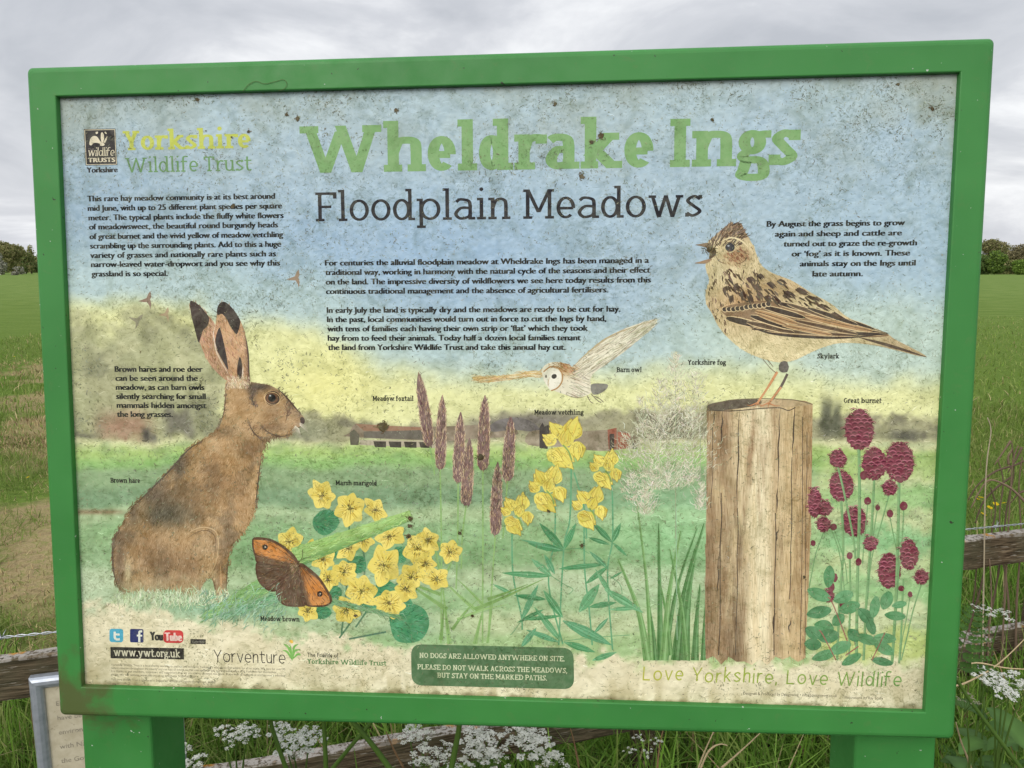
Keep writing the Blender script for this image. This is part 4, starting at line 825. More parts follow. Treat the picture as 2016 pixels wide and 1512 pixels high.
# foxtails
a = Art(); a.z = 7e-4
fox = [((824, 733), (846, 879), 17), ((871, 778), (866.6, 924), 16), ((907, 811), (902, 950), 17), ((924.6, 862), (917.6, 995), 17), ((955, 778), (950.6, 926), 18), ((1006, 820), (999, 947), 18), ((980, 909), (975, 1053), 17)]
bot = [(856, 936), (868, 1266), (898, 1160), (908, 1120), (950, 1266), (990, 1060), (960, 1266)]
for (tp, bt, wd), bb in zip(fox, bot): a.line(smooth([bt, ((bt[0]+bb[0])/2+random.uniform(-3, 3), (bt[1]+bb[1])/2), bb]), 3.0, (136, 172, 104), 0, random.uniform(0, 6e-5))
a.up()
for x0, y0, x1, y1, wd in ((868, 1140, 850, 1050, 7), (868, 1150, 905, 1075, 7), (868, 1170, 780, 1130, 8), (868, 1140, 820, 1105, 7), (885, 1268, 870, 1140, 9), (935, 1200, 870, 1140, 9), (935, 1200, 1070, 1140, 9), (950, 1190, 900, 1140, 7), (935, 1268, 952, 1196, 9), (880, 1200, 790, 1140, 10), (960, 1180, 1040, 1150, 7), (900, 1220, 1000, 1190, 7), (890, 1240, 940, 1180, 7), (868, 1260, 875, 1180, 8), (960, 1266, 972, 1170, 6), (870, 1080, 838, 1040, 6)):
    a.line(smooth([(x0, y0), ((x0+x1)/2, (y0+y1)/2+random.uniform(-6, 6)), (x1, y1)]), wd, np.array((132, 168, 98))+random.uniform(-16, 14), 1, random.uniform(0, 1e-4)); a.line([(x0, y0), (x1, y1)], 1.0, (106, 142, 84), 1, 1.2e-4+random.uniform(0, 3e-5))
a.up(1.8e-4)
for tp, bt, wd in [(f_[0], f_[1], f_[2]*1.22) for f_ in fox]:
    tp = np.array(tp, float); bt = np.array(bt, float); d = bt-tp; ln = np.linalg.norm(d); d /= ln; nr = np.array([-d[1], d[0]]); pf = [(0, .08), (.1, .5), (.26, .88), (.5, 1.05), (.8, 1.1), (.93, .95), (.98, .6), (1, .3)]
    pl_ = [tuple(tp+d*ln*s_+nr*wd/2*r_) for s_, r_ in pf]+[tuple(tp+d*ln*s_-nr*wd/2*r_) for s_, r_ in pf[::-1]]
    a.fill(pl_, lambda x, y: np.array([122, 96, 90])+(fbm(x*1.5, y*.5, 6, 3, 91)-.5)[:, None]*44, 5); a.up(5e-5)
    x, y = rand_in(pl_, 230); side = np.sign((x-tp[0])*nr[0]+(y-tp[1])*nr[1]); an = math.atan2(-d[1], -d[0])
    a.strokes(x, y, an-side*rng.uniform(0, .22, len(x)), rng.uniform(6, 14, len(x)), 1.2, np.where(rng.random((len(x), 1)) > .4, vary((104, 78, 74), len(x), 16), vary((176, 150, 120), len(x), 18)))
    m = 120; s_ = rng.uniform(.08, .97, m); sd_ = rng.choice([-1, 1], m); rr = np.interp(s_, [p[0] for p in pf], [p[1] for p in pf])*wd/2
    q = tp+d*(ln*s_)[:, None]+nr*(rr*sd_)[:, None]; a.strokes(q[:, 0], q[:, 1], an-sd_*rng.uniform(.1, .3, m), rng.uniform(5, 9, m), .8, vary((190, 168, 136), m, 20))
a.build('foxtail_illustration', 'painted purple brown foxtail grass heads on thin stems')

# vetchling
a = Art(); a.z = 6e-4
cl = [(1112, 872, 42, 118), (1079, 962, 37, 110), (1162, 997, 33, 96), (1018, 1011, 31, 88), (1194, 924, 30, 86)]
vst = [((1125, 900), (1122, 1020), (1110, 1080), (1100, 1270)), ((1093, 990), (1092, 1060), (1080, 1150), (1108, 1268)), ((1150, 1020), (1151, 1120), (1160, 1200), (1166, 1270)), ((1008, 1035), (1010, 1130), (1026, 1210), (1028, 1240)), ((1205, 950), (1206, 1060), (1196, 1130), (1206, 1280)), ((1130, 930), (1150, 1000), (1155, 1060))]
for p in vst: a.line(smooth(p), 3.2, (98, 156, 112), 0, random.uniform(0, 6e-5))
a.up()
lv = [((1110, 1082), (1062, 1030), 16), ((1110, 1082), (1134, 1030), 13), ((1110, 1084), (1040, 1070), 15), ((1110, 1084), (1024, 1062), 8), ((1205, 1068), (1166, 1028), 12), ((1205, 1068), (1222, 1030), 12), ((1200, 1072), (1158, 1058), 9), ((1206, 1068), (1236, 1096), 7), ((1086, 1134), (988, 1128), 13), ((1086, 1134), (1046, 1100), 14), ((1100, 1120), (1196, 1110), 11), ((1092, 1130), (1072, 1092), 12), ((1196, 1116), (1152, 1150), 12), ((1196, 1118), (1160, 1085), 10), ((1075, 1180), (1012, 1172), 12), ((1078, 1178), (1108, 1216), 13), ((1026, 1222), (1060, 1150), 13), ((1030, 1220), (1108, 1212), 9), ((1108, 1216), (1070, 1162), 16), ((1104, 1262), (1052, 1195), 14), ((1108, 1222), (1204, 1270), 22), ((1190, 1160), (1266, 1206), 17), ((1140, 1205), (1180, 1150), 22), ((1200, 1200), (1262, 1196), 9), ((1100, 1264), (1036, 1240), 12), ((1110, 1264), (1172, 1284), 14), ((1170, 1246), (1198, 1216), 9), ((1026, 1274), (1056, 1236), 13), ((1166, 1300), (1214, 1284), 12), ((1206, 1175), (1172, 1120), 10), ((1160, 1195), (1214, 1186), 12), ((1200, 1140), (1226, 1125), 5), ((1010, 1170), (970, 1150), 8), ((1070, 1200), (1018, 1226), 9)]
for c0, c1, wd in lv:
    c0 = np.array(c0, float); c1 = np.array(c1, float); d = c1-c0; ln = np.linalg.norm(d); d /= ln; nr = np.array([-d[1], d[0]]); pf = [(0, .1), (.2, .7), (.45, 1), (.75, .7), (1, .06)]
    pl_ = [tuple(c0+d*ln*s_+nr*wd/2*r_) for s_, r_ in pf]+[tuple(c0+d*ln*s_-nr*wd/2*r_) for s_, r_ in pf[::-1]]
    base = np.array(random.choice([(84, 146, 96), (104, 160, 112), (74, 134, 86), (94, 152, 108)])); z0 = a.z+random.uniform(0, 8e-5)
    a.poly(pl_, base, z0-a.z); zz_ = a.z; a.z = z0+1e-5
    for q in range(7): o_ = random.uniform(-.38, .38); a.line([tuple(c0+d*ln*.1+nr*wd*o_*.5), tuple(c0+d*ln*.5+nr*wd*o_), tuple(c1-d*ln*.05+nr*wd*o_*.2)], .9, base+random.choice((-26, 24, -14)), 2, q*4e-6)
    a.line([tuple(c0), tuple(c1)], 1.1, base+30, 1, 5e-5); a.z = zz_
a.up(2e-4)
for p in (((1086, 1134), (1110, 1150), (1128, 1160), (1120, 1170)), ((1110, 1082), (1140, 1080), (1160, 1090)), ((1028, 1220), (1010, 1245), (1004, 1250)), ((1196, 1130), (1220, 1150), (1225, 1170)), ((1110, 1262), (1170, 1255), (1240, 1250))): a.line(smooth(p), 1.2, (92, 146, 100), 0, random.uniform(0, 4e-5))
for cx_, cy_, r_, m in cl:
    q_ = r_/44.
    for ox, oy, rr, tl in ((-17, -20, 17, -.5), (14, -26, 20, .1), (-30, -4, 13, -.9), (-8, 30, 22, 2.4), (-22, 24, 15, 2.0), (26, 10, 16, 2.9), (4, -6, 15, .3)):
        px, py, s_ = cx_+ox*q_+random.uniform(-2, 2), cy_+oy*q_+random.uniform(-2, 2), rr*q_*1.12; tl += random.uniform(-.25, .25)
        for w_, (x0, x1) in enumerate(((-.9, -.05), (-.1, .85), (-.5, .5))):
            hgt = (1.05, .95, 1.45)[w_]; pts = [(x0*.4, .75), (x0-.1, .1), (x0*.9, -.45*hgt), ((x0+x1)/2-.05, -hgt), ((x0+x1)/2+.1, -hgt*.86), (x1*.95, -.4*hgt), (x1+.05, .15), (x1*.4, .75)]
            T_ = lambda u_, v_: (px+s_*(u_*math.cos(tl)-v_*math.sin(tl)), py+s_*(u_*math.sin(tl)+v_*math.cos(tl)))
            pl_ = smooth([T_(*v_) for v_ in pts], True, 3); a.poly(pl_, np.array((224, 212, 104))+random.uniform(-22, 8)); a.up(2.5e-5)
            for j in range(5): o_ = x0+(x1-x0)*random.random(); a.line([T_(o_*.5, .6), T_(o_, 0), T_(o_*.8+(x0+x1)*.1, -hgt*.75)], 1.0, np.array((196, 164, 58))+random.uniform(-40, 34), 2, j*2e-6)
            a.line(pl_[3:15], 1.0, (166, 142, 58), 0, 1.5e-5); a.up(2.5e-5)
        a.line([T_(-.3, .5), T_(.05, .1), T_(.3, .55)], 1.2, (120, 104, 44), 2); a.up(1e-5)
    a.line(smooth([(cx_-4*q_, cy_+4*q_), (cx_+8*q_, cy_+18*q_), (cx_+14*q_, cy_+36*q_)]), 3, (128, 160, 84)); a.up(2e-5)
a.build('vetchling_illustration', 'painted yellow vetchling flowers with narrow green leaves')

# Yorkshire fog and reeds
a = Art(); a.z = 6e-4
for x0, y0, x1, y1, wd in ((1275, 1300, 1216, 1100, 13), (1282, 1300, 1253, 985, 8), (1300, 1300, 1296, 1030, 11), (1306, 1300, 1340, 1045, 12), (1330, 1300, 1386, 1030, 14), (1344, 1300, 1368, 1080, 22), (1352, 1300, 1318, 1080, 10), (1368, 1300, 1378, 1150, 12), (1290, 1300, 1276, 1180, 8), (1310, 1300, 1372, 1040, 9), (1320, 1290, 1300, 1150, 8), (1384, 1300, 1390, 1180, 8)):
    cp = ((x0+x1)/2+(x0-x1)*.18, (y0+y1)/2); p = smooth([(x0, y0), cp, (x1, y1)]); z_ = random.uniform(0, 1e-4); cc = np.array(random.choice([(96, 138, 78), (82, 124, 70), (110, 150, 88)])); wd *= 1.35
    a.line(p, wd, cc, 1, z_); a.line([(q[0]+wd*.15, q[1]) for q in p], wd*.25, cc+26, 1, z_+1e-5); a.line([(q[0]-wd*.2, q[1]) for q in p], 1.2, cc-30, 1, z_+2e-5)
a.up(2e-4)
a.line([(1330, 1060), (1330, 700)], 1.5, (148, 160, 124)); a.line([(1269, 1010), (1270, 790)], 1.5, (150, 160, 128)); a.line([(1378, 1000), (1379, 840)], 1.5, (150, 160, 128)); a.line([(1333, 1260), (1331, 1000)], 1.2, (150, 184, 150), 0, 2e-5)
def plume(cx_, y0, y1, wd, n_, col):
    s_ = rng.uniform(0, 1, n_); x = cx_+rng.normal(0, 1, n_)*wd*(.35+.65*np.sin(s_*3.0)); y = y0+(y1-y0)*s_
    side = np.sign(x-cx_); a.strokes(x, y, -1.57+side*rng.uniform(.15, 1.2, n_), rng.uniform(6, 17, n_), rng.uniform(.6, 1.3, n_), vary(col, n_, 16), bend=.25)
for t_ in ((1330, 695, 800, 13, 240), (1370, 730, 830, 16, 200), (1300, 745, 830, 16, 180), (1262, 780, 850, 8, 100), (1318, 800, 960, 46, 800), (1285, 830, 960, 26, 420), (1360, 800, 950, 18, 300), (1272, 960, 1010, 14, 150), (1380, 950, 1000, 9, 110), (1240, 850, 900, 16, 90), (1245, 930, 985, 14, 110)):
    plume(t_[0], t_[1], t_[2], t_[3]*1.05, int(t_[4]*1.1), (202, 202, 172))
    m = t_[4]//6; plume(t_[0], t_[1], t_[2], t_[3], m, (170, 164, 136))
    plume(t_[0], t_[1], t_[2], t_[3], m, (216, 206, 188))
a.build('fog_grass_illustration', 'painted pale feathery grass plumes above green reeds')

# wooden post under the skylark
a = Art(); a.z = 1.15e-3
post = [(1392, 803), (1400, 795), (1430, 789), (1480, 786), (1540, 786.5), (1585, 789), (1600, 795), (1599, 870), (1597, 1000), (1594, 1100), (1590, 1200), (1586, 1250)]+[(1586-i*15.1, 1300+random.uniform(-9, 7)+(i % 2)*4) for i in range(14)]+[(1388, 1250), (1388, 1180), (1390, 1050), (1391, 930)]
def postcol(x, y):
    u = (x-1390)/208.0
    c = np.zeros((len(x), 3))+np.array([204, 184, 142])
    st_ = fbm(x*1.0, y*.10, 9, 4, 101)
    c = lerp(c, sst(.40, .22, u)*(.45+.55*sst(900, 1000, y))*sst(.3, .55, fbm(x, y*.4, 30, 3, 107))*.7, (142, 116, 84)); c = lerp(c, sst(.68, .78, u)*.55, (172, 144, 102)); c = lerp(c, sst(.10, .0, u)*.6, (128, 100, 72)); c = lerp(c, np.exp(-((u-.50)/.17)**2)*.9, (230, 218, 180)); c = lerp(c, np.exp(-((u-.83)/.10)**2)*.5, (206, 182, 136)); c = lerp(c, np.exp(-((u-.27)/.10)**2)*sst(1030, 1120, y+st_*90)*(.35+.65*sst(.35, .6, fbm(x, y*.35, 20, 3, 109)))*.85, (104, 82, 58)); c = lerp(c, np.exp(-((u-.16)/.07)**2)*sst(1000, 860, y)*.75, (126, 98, 70)); c = lerp(c, np.exp(-((u-.66)/.05)**2)*.4, (150, 118, 80)); c = lerp(c, sst(.80, .97, u)*.5, (160, 128, 88))
    c = lerp(c, np.exp(-((u-.42)/.05)**2)*sst(.5, .75, fbm(x, y*.3, 26, 3, 104))*.8, (140, 108, 74))
    c = lerp(c, sst(.55, .8, st_)*.4, (140, 112, 80)); c = lerp(c, sst(.45, .2, st_)*.5, (214, 192, 146))
    return c+(fbm(x, y, 14, 3, 102)-.5)[:, None]*34
a.fill(post, postcol, 4); a.up()
x, y = rand_in(post, 2600); y = np.clip(y, 815, 1290); a.strokes(x, y, 1.57+rng.normal(0, .05, len(x)), rng.uniform(10, 46, len(x)), rng.uniform(.8, 1.6, len(x)), np.clip(postcol(x, y)+rng.choice([-22, -10, 14], len(x))[:, None], 30, 240), bend=.02)
a.fill(smooth([(1392, 801), (1402, 794), (1440, 788), (1490, 786), (1500, 793), (1480, 800), (1440, 806), (1405, 808)], True, 4), lambda x, y: np.array([96, 86, 72])+(fbm(x, y, 6, 3, 105)-.5)[:, None]*50, 4); a.fill(smooth([(1500, 788), (1560, 787), (1598, 795), (1570, 800), (1510, 803), (1490, 799)], True, 4), lambda x, y: np.array([186, 164, 126])+(fbm(x, y, 6, 3, 106)-.5)[:, None]*40, 4); a.up()
for xx, y0, y1, w_ in ((1408, 806, 840, 2.2), (1423, 806, 880, 3.2), (1455, 804, 1000, 2.6), (1535, 803, 960, 2.8), (1564, 800, 900, 3.0), (1420, 970, 1290, 2.0), (1453, 1000, 1290, 1.5), (1532, 960, 1010, 3), (1528, 1010, 1290, 1.8), (1560, 900, 1180, 1.6), (1416, 1085, 1180, 2.4), (1525, 1200, 1250, 3), (1556, 1220, 1246, 3), (1532, 1040, 1070, 3), (1404, 840, 1000, 1.2), (1580, 820, 1290, 1.3), (1588, 850, 1290, 1.1)):
    a.line([(xx+random.uniform(-1.5, 1.5)-i*.7, y0+(y1-y0)*i/6) for i in range(7)], w_, (74, 60, 48), 2 if w_ > 2 else 0, random.uniform(0, 6e-5))
a.line(smooth([(1392, 803), (1430, 789), (1490, 785), (1560, 787), (1600, 796)]), 1.6, (110, 94, 74), 0, 7e-5); a.line(smooth([(1392, 807), (1440, 809), (1500, 804), (1535, 803), (1552, 808), (1566, 802)]), 1.8, (70, 60, 50), 0, 8e-5)
a.build('post_illustration', 'painted weathered round fence post')

# skylark
a = Art(); a.z = 1.6e-3
lark = smooth([(1393, 478), (1405, 466), (1421, 452), (1440, 437), (1445, 442), (1458, 439), (1464, 450), (1468, 458), (1476, 472), (1484, 486), (1490, 502), (1499, 522), (1522, 538), (1560, 553), (1598, 577), (1636, 598), (1668, 624), (1705, 640), (1742, 654), (1762, 668), (1795, 685), (1824, 702), (1797, 698), (1744, 684), (1690, 676), (1650, 676), (1620, 684), (1592, 696), (1562, 710), (1530, 713), (1500, 706), (1464, 690), (1434, 666), (1414, 642), (1401, 616), (1391, 600), (1389, 578), (1396, 552), (1391, 535), (1389, 521), (1396, 510), (1397, 498), (1391, 488)], True, 4)
def larkcol(x, y):
    c = np.zeros((len(x), 3))+np.array([206, 190, 146])
    c = lerp(c, np.exp(-((x-1465)/50)**2-((y-600)/34)**2)*.75, (178, 136, 92)); c = lerp(c, np.exp(-((x-1530)/60)**2-((y-565)/24)**2)*.7, (170, 140, 98)); c = lerp(c, sst(650, 690, y)*sst(1700, 1600, x)*.7, (222, 208, 160)); c = lerp(c, np.exp(-((x-1452)/22)**2-((y-503)/16)**2)*.8, (186, 142, 104)); c = lerp(c, sst(482, 455, y)*.85, (150, 124, 96)); c = lerp(c, np.exp(-((x-1418)/10)**2-((y-535)/16)**2)*.5, (226, 214, 176)); c = lerp(c, sst(1700, 1760, x)*.6, (176, 152, 116)); c = lerp(c, np.exp(-((x-1400)/9)**2-((y-600)/30)**2)*.4, (150, 126, 90))
    return c+(fbm(x, y, 12, 3, 111)-.5)[:, None]*36
a.fill(lark, larkcol, 4); a.up()
x, y = rand_in(lark, 2600); ang = np.where(y < 480, -2.2, np.where(x < 1500, 1.35, .55))+rng.normal(0, .25, len(x)); a.strokes(x, y, ang, rng.uniform(4, 11, len(x)), 1.0, np.clip(larkcol(x, y)+rng.choice([-46, -20, 20], len(x))[:, None], 30, 240))
# crest, breast and mantle streaks
m = 130; x = rng.uniform(1398, 1470, m); y = rng.uniform(440, 482, m); ok = inside(lark, x, y); x, y = x[ok], y[ok]; a.strokes(x, y, -.9+(x-1430)*.012+rng.normal(0, .12, len(x)), rng.uniform(8, 17, len(x)), 2.3, vary((92, 74, 58), len(x), 18))
for x0, y0, x1, y1 in ((1436, 450, 1440, 430), (1446, 450, 1458, 433), (1455, 458, 1470, 448), (1462, 468, 1480, 462), (1426, 456, 1428, 444)): a.line([(x0, y0), (x1, y1)], 3.4, (112, 92, 72), 1, random.uniform(0, 4e-5))
m = 170; x = rng.uniform(1392, 1500, m); y = rng.uniform(535, 660, m); ok = inside(lark, x, y) & ((x < 1412+(y-540)*.18) | (y < 565)); x, y = x[ok], y[ok]; a.strokes(x, y, 1.4+rng.normal(0, .2, len(x)), rng.uniform(7, 14, len(x)), 2.4, vary((98, 80, 60), len(x), 16))
m = 120; s_ = rng.uniform(0, 1, m); x = 1425+s_*190+rng.normal(0, 7, m); y = 565+s_*48+rng.normal(0, 15, m); ok = inside(lark, x, y); x, y = x[ok], y[ok]; a.strokes(x, y, .95-.4*(x-1425)/190+rng.normal(0, .15, len(x)), rng.uniform(10, 20, len(x)), 4.2, vary((90, 72, 54), len(x), 14), bend=.05)
# folded wing: long feathers, dark with pale edges
wing = smooth([(1420, 608), (1450, 598), (1500, 592), (1560, 598), (1620, 616), (1670, 636), (1746, 657), (1735, 663), (1690, 664), (1620, 662), (1560, 660), (1500, 652), (1462, 640), (1432, 624)], True, 4)
a.fill(wing, lambda x, y: np.array([134, 108, 78])+(fbm(x*.5, y, 10, 3, 112)-.5)[:, None]*40, 4); a.up()
DKF, MDF, TNF = (70, 58, 48), (98, 78, 58), (172, 136, 94)
fe = [((1600, 640), (1746, 657), 9, DKF), ((1560, 655), (1745, 658), 10, DKF), ((1480, 648), (1690, 661), 9, MDF), ((1585, 622), (1718, 652), 15, TNF), ((1610, 612), (1722, 648), 9, DKF), ((1560, 630), (1690, 658), 10, MDF), ((1430, 626), (1492, 641), 16, DKF), ((1470, 634), (1565, 655), 13, MDF), ((1478, 622), (1566, 648), 14, DKF), ((1486, 612), (1572, 638), 13, TNF), ((1500, 603), (1586, 626), 13, DKF), ((1530, 596), (1600, 613), 12, DKF), ((1550, 598), (1640, 628), 11, MDF), ((1590, 606), (1690, 640), 11, DKF), ((1540, 640), (1640, 660), 10, TNF), ((1490, 618), (1550, 640), 9, TNF)]
for c0, c1, wd, cf in fe:
    c0 = np.array(c0, float); c1 = np.array(c1, float); d = c1-c0; ln = np.linalg.norm(d); d /= ln; nr = np.array([-d[1], d[0]]); pf = [(0, .35), (.12, .75), (.4, 1), (.75, .95), (.93, .6), (1, .1)]
    for sc_, col in ((1.0, (212, 188, 142)), (.74, cf)):
        pl_ = [tuple(c0+d*ln*s_+nr*wd/2*r_*sc_) for s_, r_ in pf]+[tuple(c0+d*ln*s_-nr*wd/2*r_*sc_) for s_, r_ in pf[::-1]]
        a.poly(pl_, np.array(col)+random.uniform(-8, 8)); a.up(1.2e-5)
    for q in range(5): o_ = random.uniform(-.3, .3); a.line([tuple(c0+d*ln*.1+nr*wd*o_), tuple(c0+d*ln*.9+nr*wd*o_*.8)], .8, np.array(cf)+random.choice((-18, 22)), 2, q*2e-6)
    a.line([tuple(c0), tuple(c1)], 1.0, (54, 44, 36), 0, 1.2e-5); a.up(2e-5)
for i in range(11):                     # row of dark coverts with pale scalloped tips
    px, py = 1426+i*8.6, 611-i*1.1+random.uniform(-1.5, 1.5); a.poly(ell(px, py, 6.2, 5.0, 12, .5), (208, 186, 142)); a.up(8e-6); a.poly(ell(px+.6, py-.6, 4.8, 4.2, 12, .5), (64, 54, 46)); a.up(8e-6)
for px, py, l_, an in ((1478, 552, 16, .9), (1492, 568, 20, .8), (1520, 562, 20, .75), (1531, 594, 26, .9), (1556, 580, 24, .55), (1512, 590, 18, 1.0), (1450, 566, 16, 1.3), (1462, 584, 20, 1.35), (1440, 590, 16, 1.4), (1478, 590, 18, 1.25), (1580, 574, 26, .5), (1600, 590, 28, .5), (1624, 606, 26, .5), (1498, 545, 14, .8), (1540, 556, 18, .6), (1428, 570, 12, 1.4), (1650, 622, 26, .5)):
    a.strokes(np.array([px-3., px, px+3.]), np.array([py+2., py, py-1.]), an, l_, 4.6, vary((78, 62, 48), 3, 10), bend=.06, depth=2e-5)
a.line(smooth([(1470, 640), (1512, 655), (1570, 662), (1660, 665), (1748, 657)]), 5, (66, 56, 48), 2); a.line([(1700, 642), (1748, 656)], 8, (72, 60, 52), 2, 2e-5); a.up(4e-5)
a.line(smooth([(1690, 664), (1750, 680), (1824, 703)]), 6, (92, 76, 62), 2); a.line([(1690, 671), (1795, 697)], 3, (212, 194, 152), 2, 2e-5); a.line([(1660, 668), (1780, 690)], 2, (120, 98, 76), 2, 3e-5); a.up()
# head: eye, beak
a.poly(smooth([(1391, 487), (1378, 484), (1369, 482), (1380, 480), (1394, 478), (1403, 484)], True, 3), (128, 108, 84)); a.poly(smooth([(1391, 511), (1378, 515), (1367, 518), (1380, 519), (1392, 518), (1402, 510)], True, 3), (150, 122, 92)); a.poly(smooth([(1391, 488), (1402, 486), (1410, 494), (1407, 504), (1396, 510), (1398, 498)], True, 3), (84, 66, 46)); a.up()
a.poly(ell(1437, 487, 12, 11, 18), (214, 196, 150)); a.up(); a.poly(ell(1437, 487, 9.5, 8.8, 18), (58, 56, 62)); a.up(); a.poly(ell(1434, 484, 2.2, 1.8, 8), (170, 172, 176)); a.line(smooth([(1424, 486), (1432, 478), (1444, 479), (1452, 488)]), 1.8, (70, 56, 44), 2); a.line(smooth([(1452, 490), (1466, 496), (1470, 506), (1462, 516), (1446, 520)]), 1.6, (120, 92, 66), 2, 2e-5); a.line(smooth([(1408, 502), (1416, 514), (1430, 520)]), 1.5, (126, 100, 74), 2, 3e-5); a.line(smooth([(1418, 476), (1440, 468), (1462, 476), (1478, 494)]), 3.4, (222, 206, 162), 2, 4e-5)
x, y = rng.normal(1454, 11, 90), rng.normal(504, 8, 90); a.strokes(x, y, .9, 8, 1.1, vary((150, 104, 74), 90, 24))
# legs
a.fill(ell(1543, 722, 10, 12, 14, 0, .12), lambda x, y: np.array([104, 98, 90])+(fbm(x, y, 5, 2, 5)-.5)[:, None]*60, 4); a.up()
a.line(smooth([(1530, 732), (1512, 762), (1490, 795)]), [5]*6+[4]*7, (204, 148, 102)); a.line(smooth([(1550, 736), (1538, 760), (1520, 786)]), 5, (92, 80, 72)); a.line(smooth([(1538, 762), (1524, 780), (1513, 795)]), 4, (196, 142, 98), 0, 2e-5)
for q in (((1490, 793), (1478, 798), (1470, 797)), ((1490, 794), (1486, 802)), ((1490, 794), (1504, 800)), ((1513, 793), (1500, 799), (1496, 800)), ((1513, 794), (1512, 803)), ((1513, 794), (1528, 799), (1536, 798))): a.line(smooth(q), 3, (190, 132, 90), 1, random.uniform(0, 4e-5))
for q in (((1502, 707), (1516, 724), (1528, 734)), ((1512, 709), (1522, 722))): a.line(smooth(q), 1.2, (120, 104, 84), 0, random.uniform(0, 4e-5))
a.build('skylark_illustration', 'painted streaky brown crested skylark singing on a post')

# barn owl
a = Art(); a.z = 6e-4
lw = smooth([(1069, 732), (1040, 731), (1000, 738), (962, 741), (934, 741), (930, 746), (945, 752), (975, 752), (1002, 748), (1030, 743), (1068, 742)], True, 4)
a.fill(lw, lambda x, y: lerp(np.array([218, 208, 170])+(fbm(x, y, 8, 3, 121)-.5)[:, None]*24, sst(1040, 950, x)*sst(752, 740, y-0*x)*.6+sst(960, 935, x)*.3, (204, 172, 96)), 4); a.up()
x, y = rand_in(lw, 150); a.strokes(x, y, 3.05, rng.uniform(10, 24, len(x)), 1.1, vary((190, 160, 104), len(x), 22))
bod = smooth([(1068, 725), (1082, 714), (1102, 713), (1120, 718), (1128, 722), (1138, 712), (1162, 690), (1200, 661), (1240, 643), (1285, 629), (1294, 632), (1281, 650), (1256, 670), (1226, 695), (1196, 715), (1172, 732), (1162, 748), (1166, 770), (1150, 780), (1128, 781), (1104, 774), (1084, 766), (1076, 758), (1069, 744)], True, 4)
a.fill(bod, lambda x, y: lerp(lerp(np.array([222, 216, 190])+(fbm(x, y, 14, 3, 122)-.5)[:, None]*30, sst(1180, 1260, x)*.4, (204, 204, 180)), np.exp(-((x-1116)/18)**2-((y-728)/13)**2)*.85, (178, 142, 92)), 4); a.up()
x, y = rand_in(bod, 420); ok = x > 1128; x, y = x[ok], y[ok]; a.strokes(x, y, np.where(y < 740, -.55, .4)+rng.normal(0, .08, len(x)), rng.uniform(10, 34, len(x)), 1.0, vary((176, 168, 140), len(x), 20), bend=.03)
a.fill(smooth([(1164, 757), (1185, 755), (1197, 758), (1192, 768), (1178, 776), (1166, 775)], True, 4), lambda x, y: np.array([132, 130, 118])+(fbm(x, y, 6, 2, 6)-.5)[:, None]*50, 4); a.up()
a.line(smooth([(1128, 722), (1160, 692), (1205, 660), (1290, 630)]), 3, (178, 162, 124), 2); a.line(smooth([(1290, 634), (1250, 668), (1200, 712), (1172, 733)]), 1.6, (168, 160, 136), 2, 3e-5); a.line(smooth([(1110, 776), (1135, 783), (1155, 780)]), 1.6, (150, 140, 112), 2, 4e-5)
x, y = rng.normal(1114, 12, 150), rng.normal(722, 6, 150); ok = inside(bod, x, y); a.strokes(x[ok], y[ok], .5, 8, 1.2, vary((160, 118, 70), ok.sum(), 22))
a.poly(smooth([(1072, 732), (1082, 725), (1096, 726), (1104, 735), (1104, 750), (1096, 762), (1084, 768), (1077, 758), (1071, 745)], True, 4), (230, 226, 206)); a.up(); a.line(smooth([(1070, 732), (1084, 722), (1098, 724), (1107, 736), (1106, 752), (1097, 764), (1085, 769)]), 2.4, (170, 128, 76)); a.up()
a.poly(ell(1091, 741, 5.4, 4.6, 14, -.4), (36, 30, 28)); a.poly(ell(1075, 741, 1.6, 3.4, 10), (80, 70, 60)); a.line(smooth([(1082, 742), (1079, 754), (1081, 762)]), 1.8, (196, 170, 130), 2, 3e-5)
for q in (((1156, 779), (1162, 790), (1168, 794)), ((1164, 776), (1176, 788), (1184, 793)), ((1170, 780), (1182, 786), (1188, 792))): a.line(smooth(q), 1.5, (110, 100, 84), 0, random.uniform(0, 5e-5))
a.build('owl_illustration', 'painted pale barn owl flying with wings spread')

# great burnet
a = Art(); a.z = 6e-4
hd_ = [(1691.6, 846, 28, 39), (1721, 913.5, 24, 31), (1770.6, 909.7, 28, 39), (1656.6, 957, 23, 30), (1650, 903, 16, 17), (1604, 989.5, 13, 30), (1624, 1001, 13, 14), (1683, 1027.5, 24, 29), (1751.6, 961, 14, 14), (1708, 986, 7, 8), (1727.7, 999, 5, 6), (1752, 1011, 6.5, 8), (1779, 996, 8, 9), (1621.6, 1033, 13, 14), (1641, 1037, 7, 7), (1714, 1070, 13, 14), (1600.7, 1069, 5, 6), (1672.6, 1094, 6, 7), (1789.6, 1092, 18, 29), (1750.6, 1124, 22, 34), (1814, 1136.5, 13, 14), (1791.6, 1170, 5, 6), (1661, 1190, 9, 7), (1631, 1173, 11, 12), (1643, 1137, 6, 9), (1636, 1155, 7, 10), (1700, 936, 7, 9), (1690, 1106, 6, 8), (1774, 1158, 6, 6)]
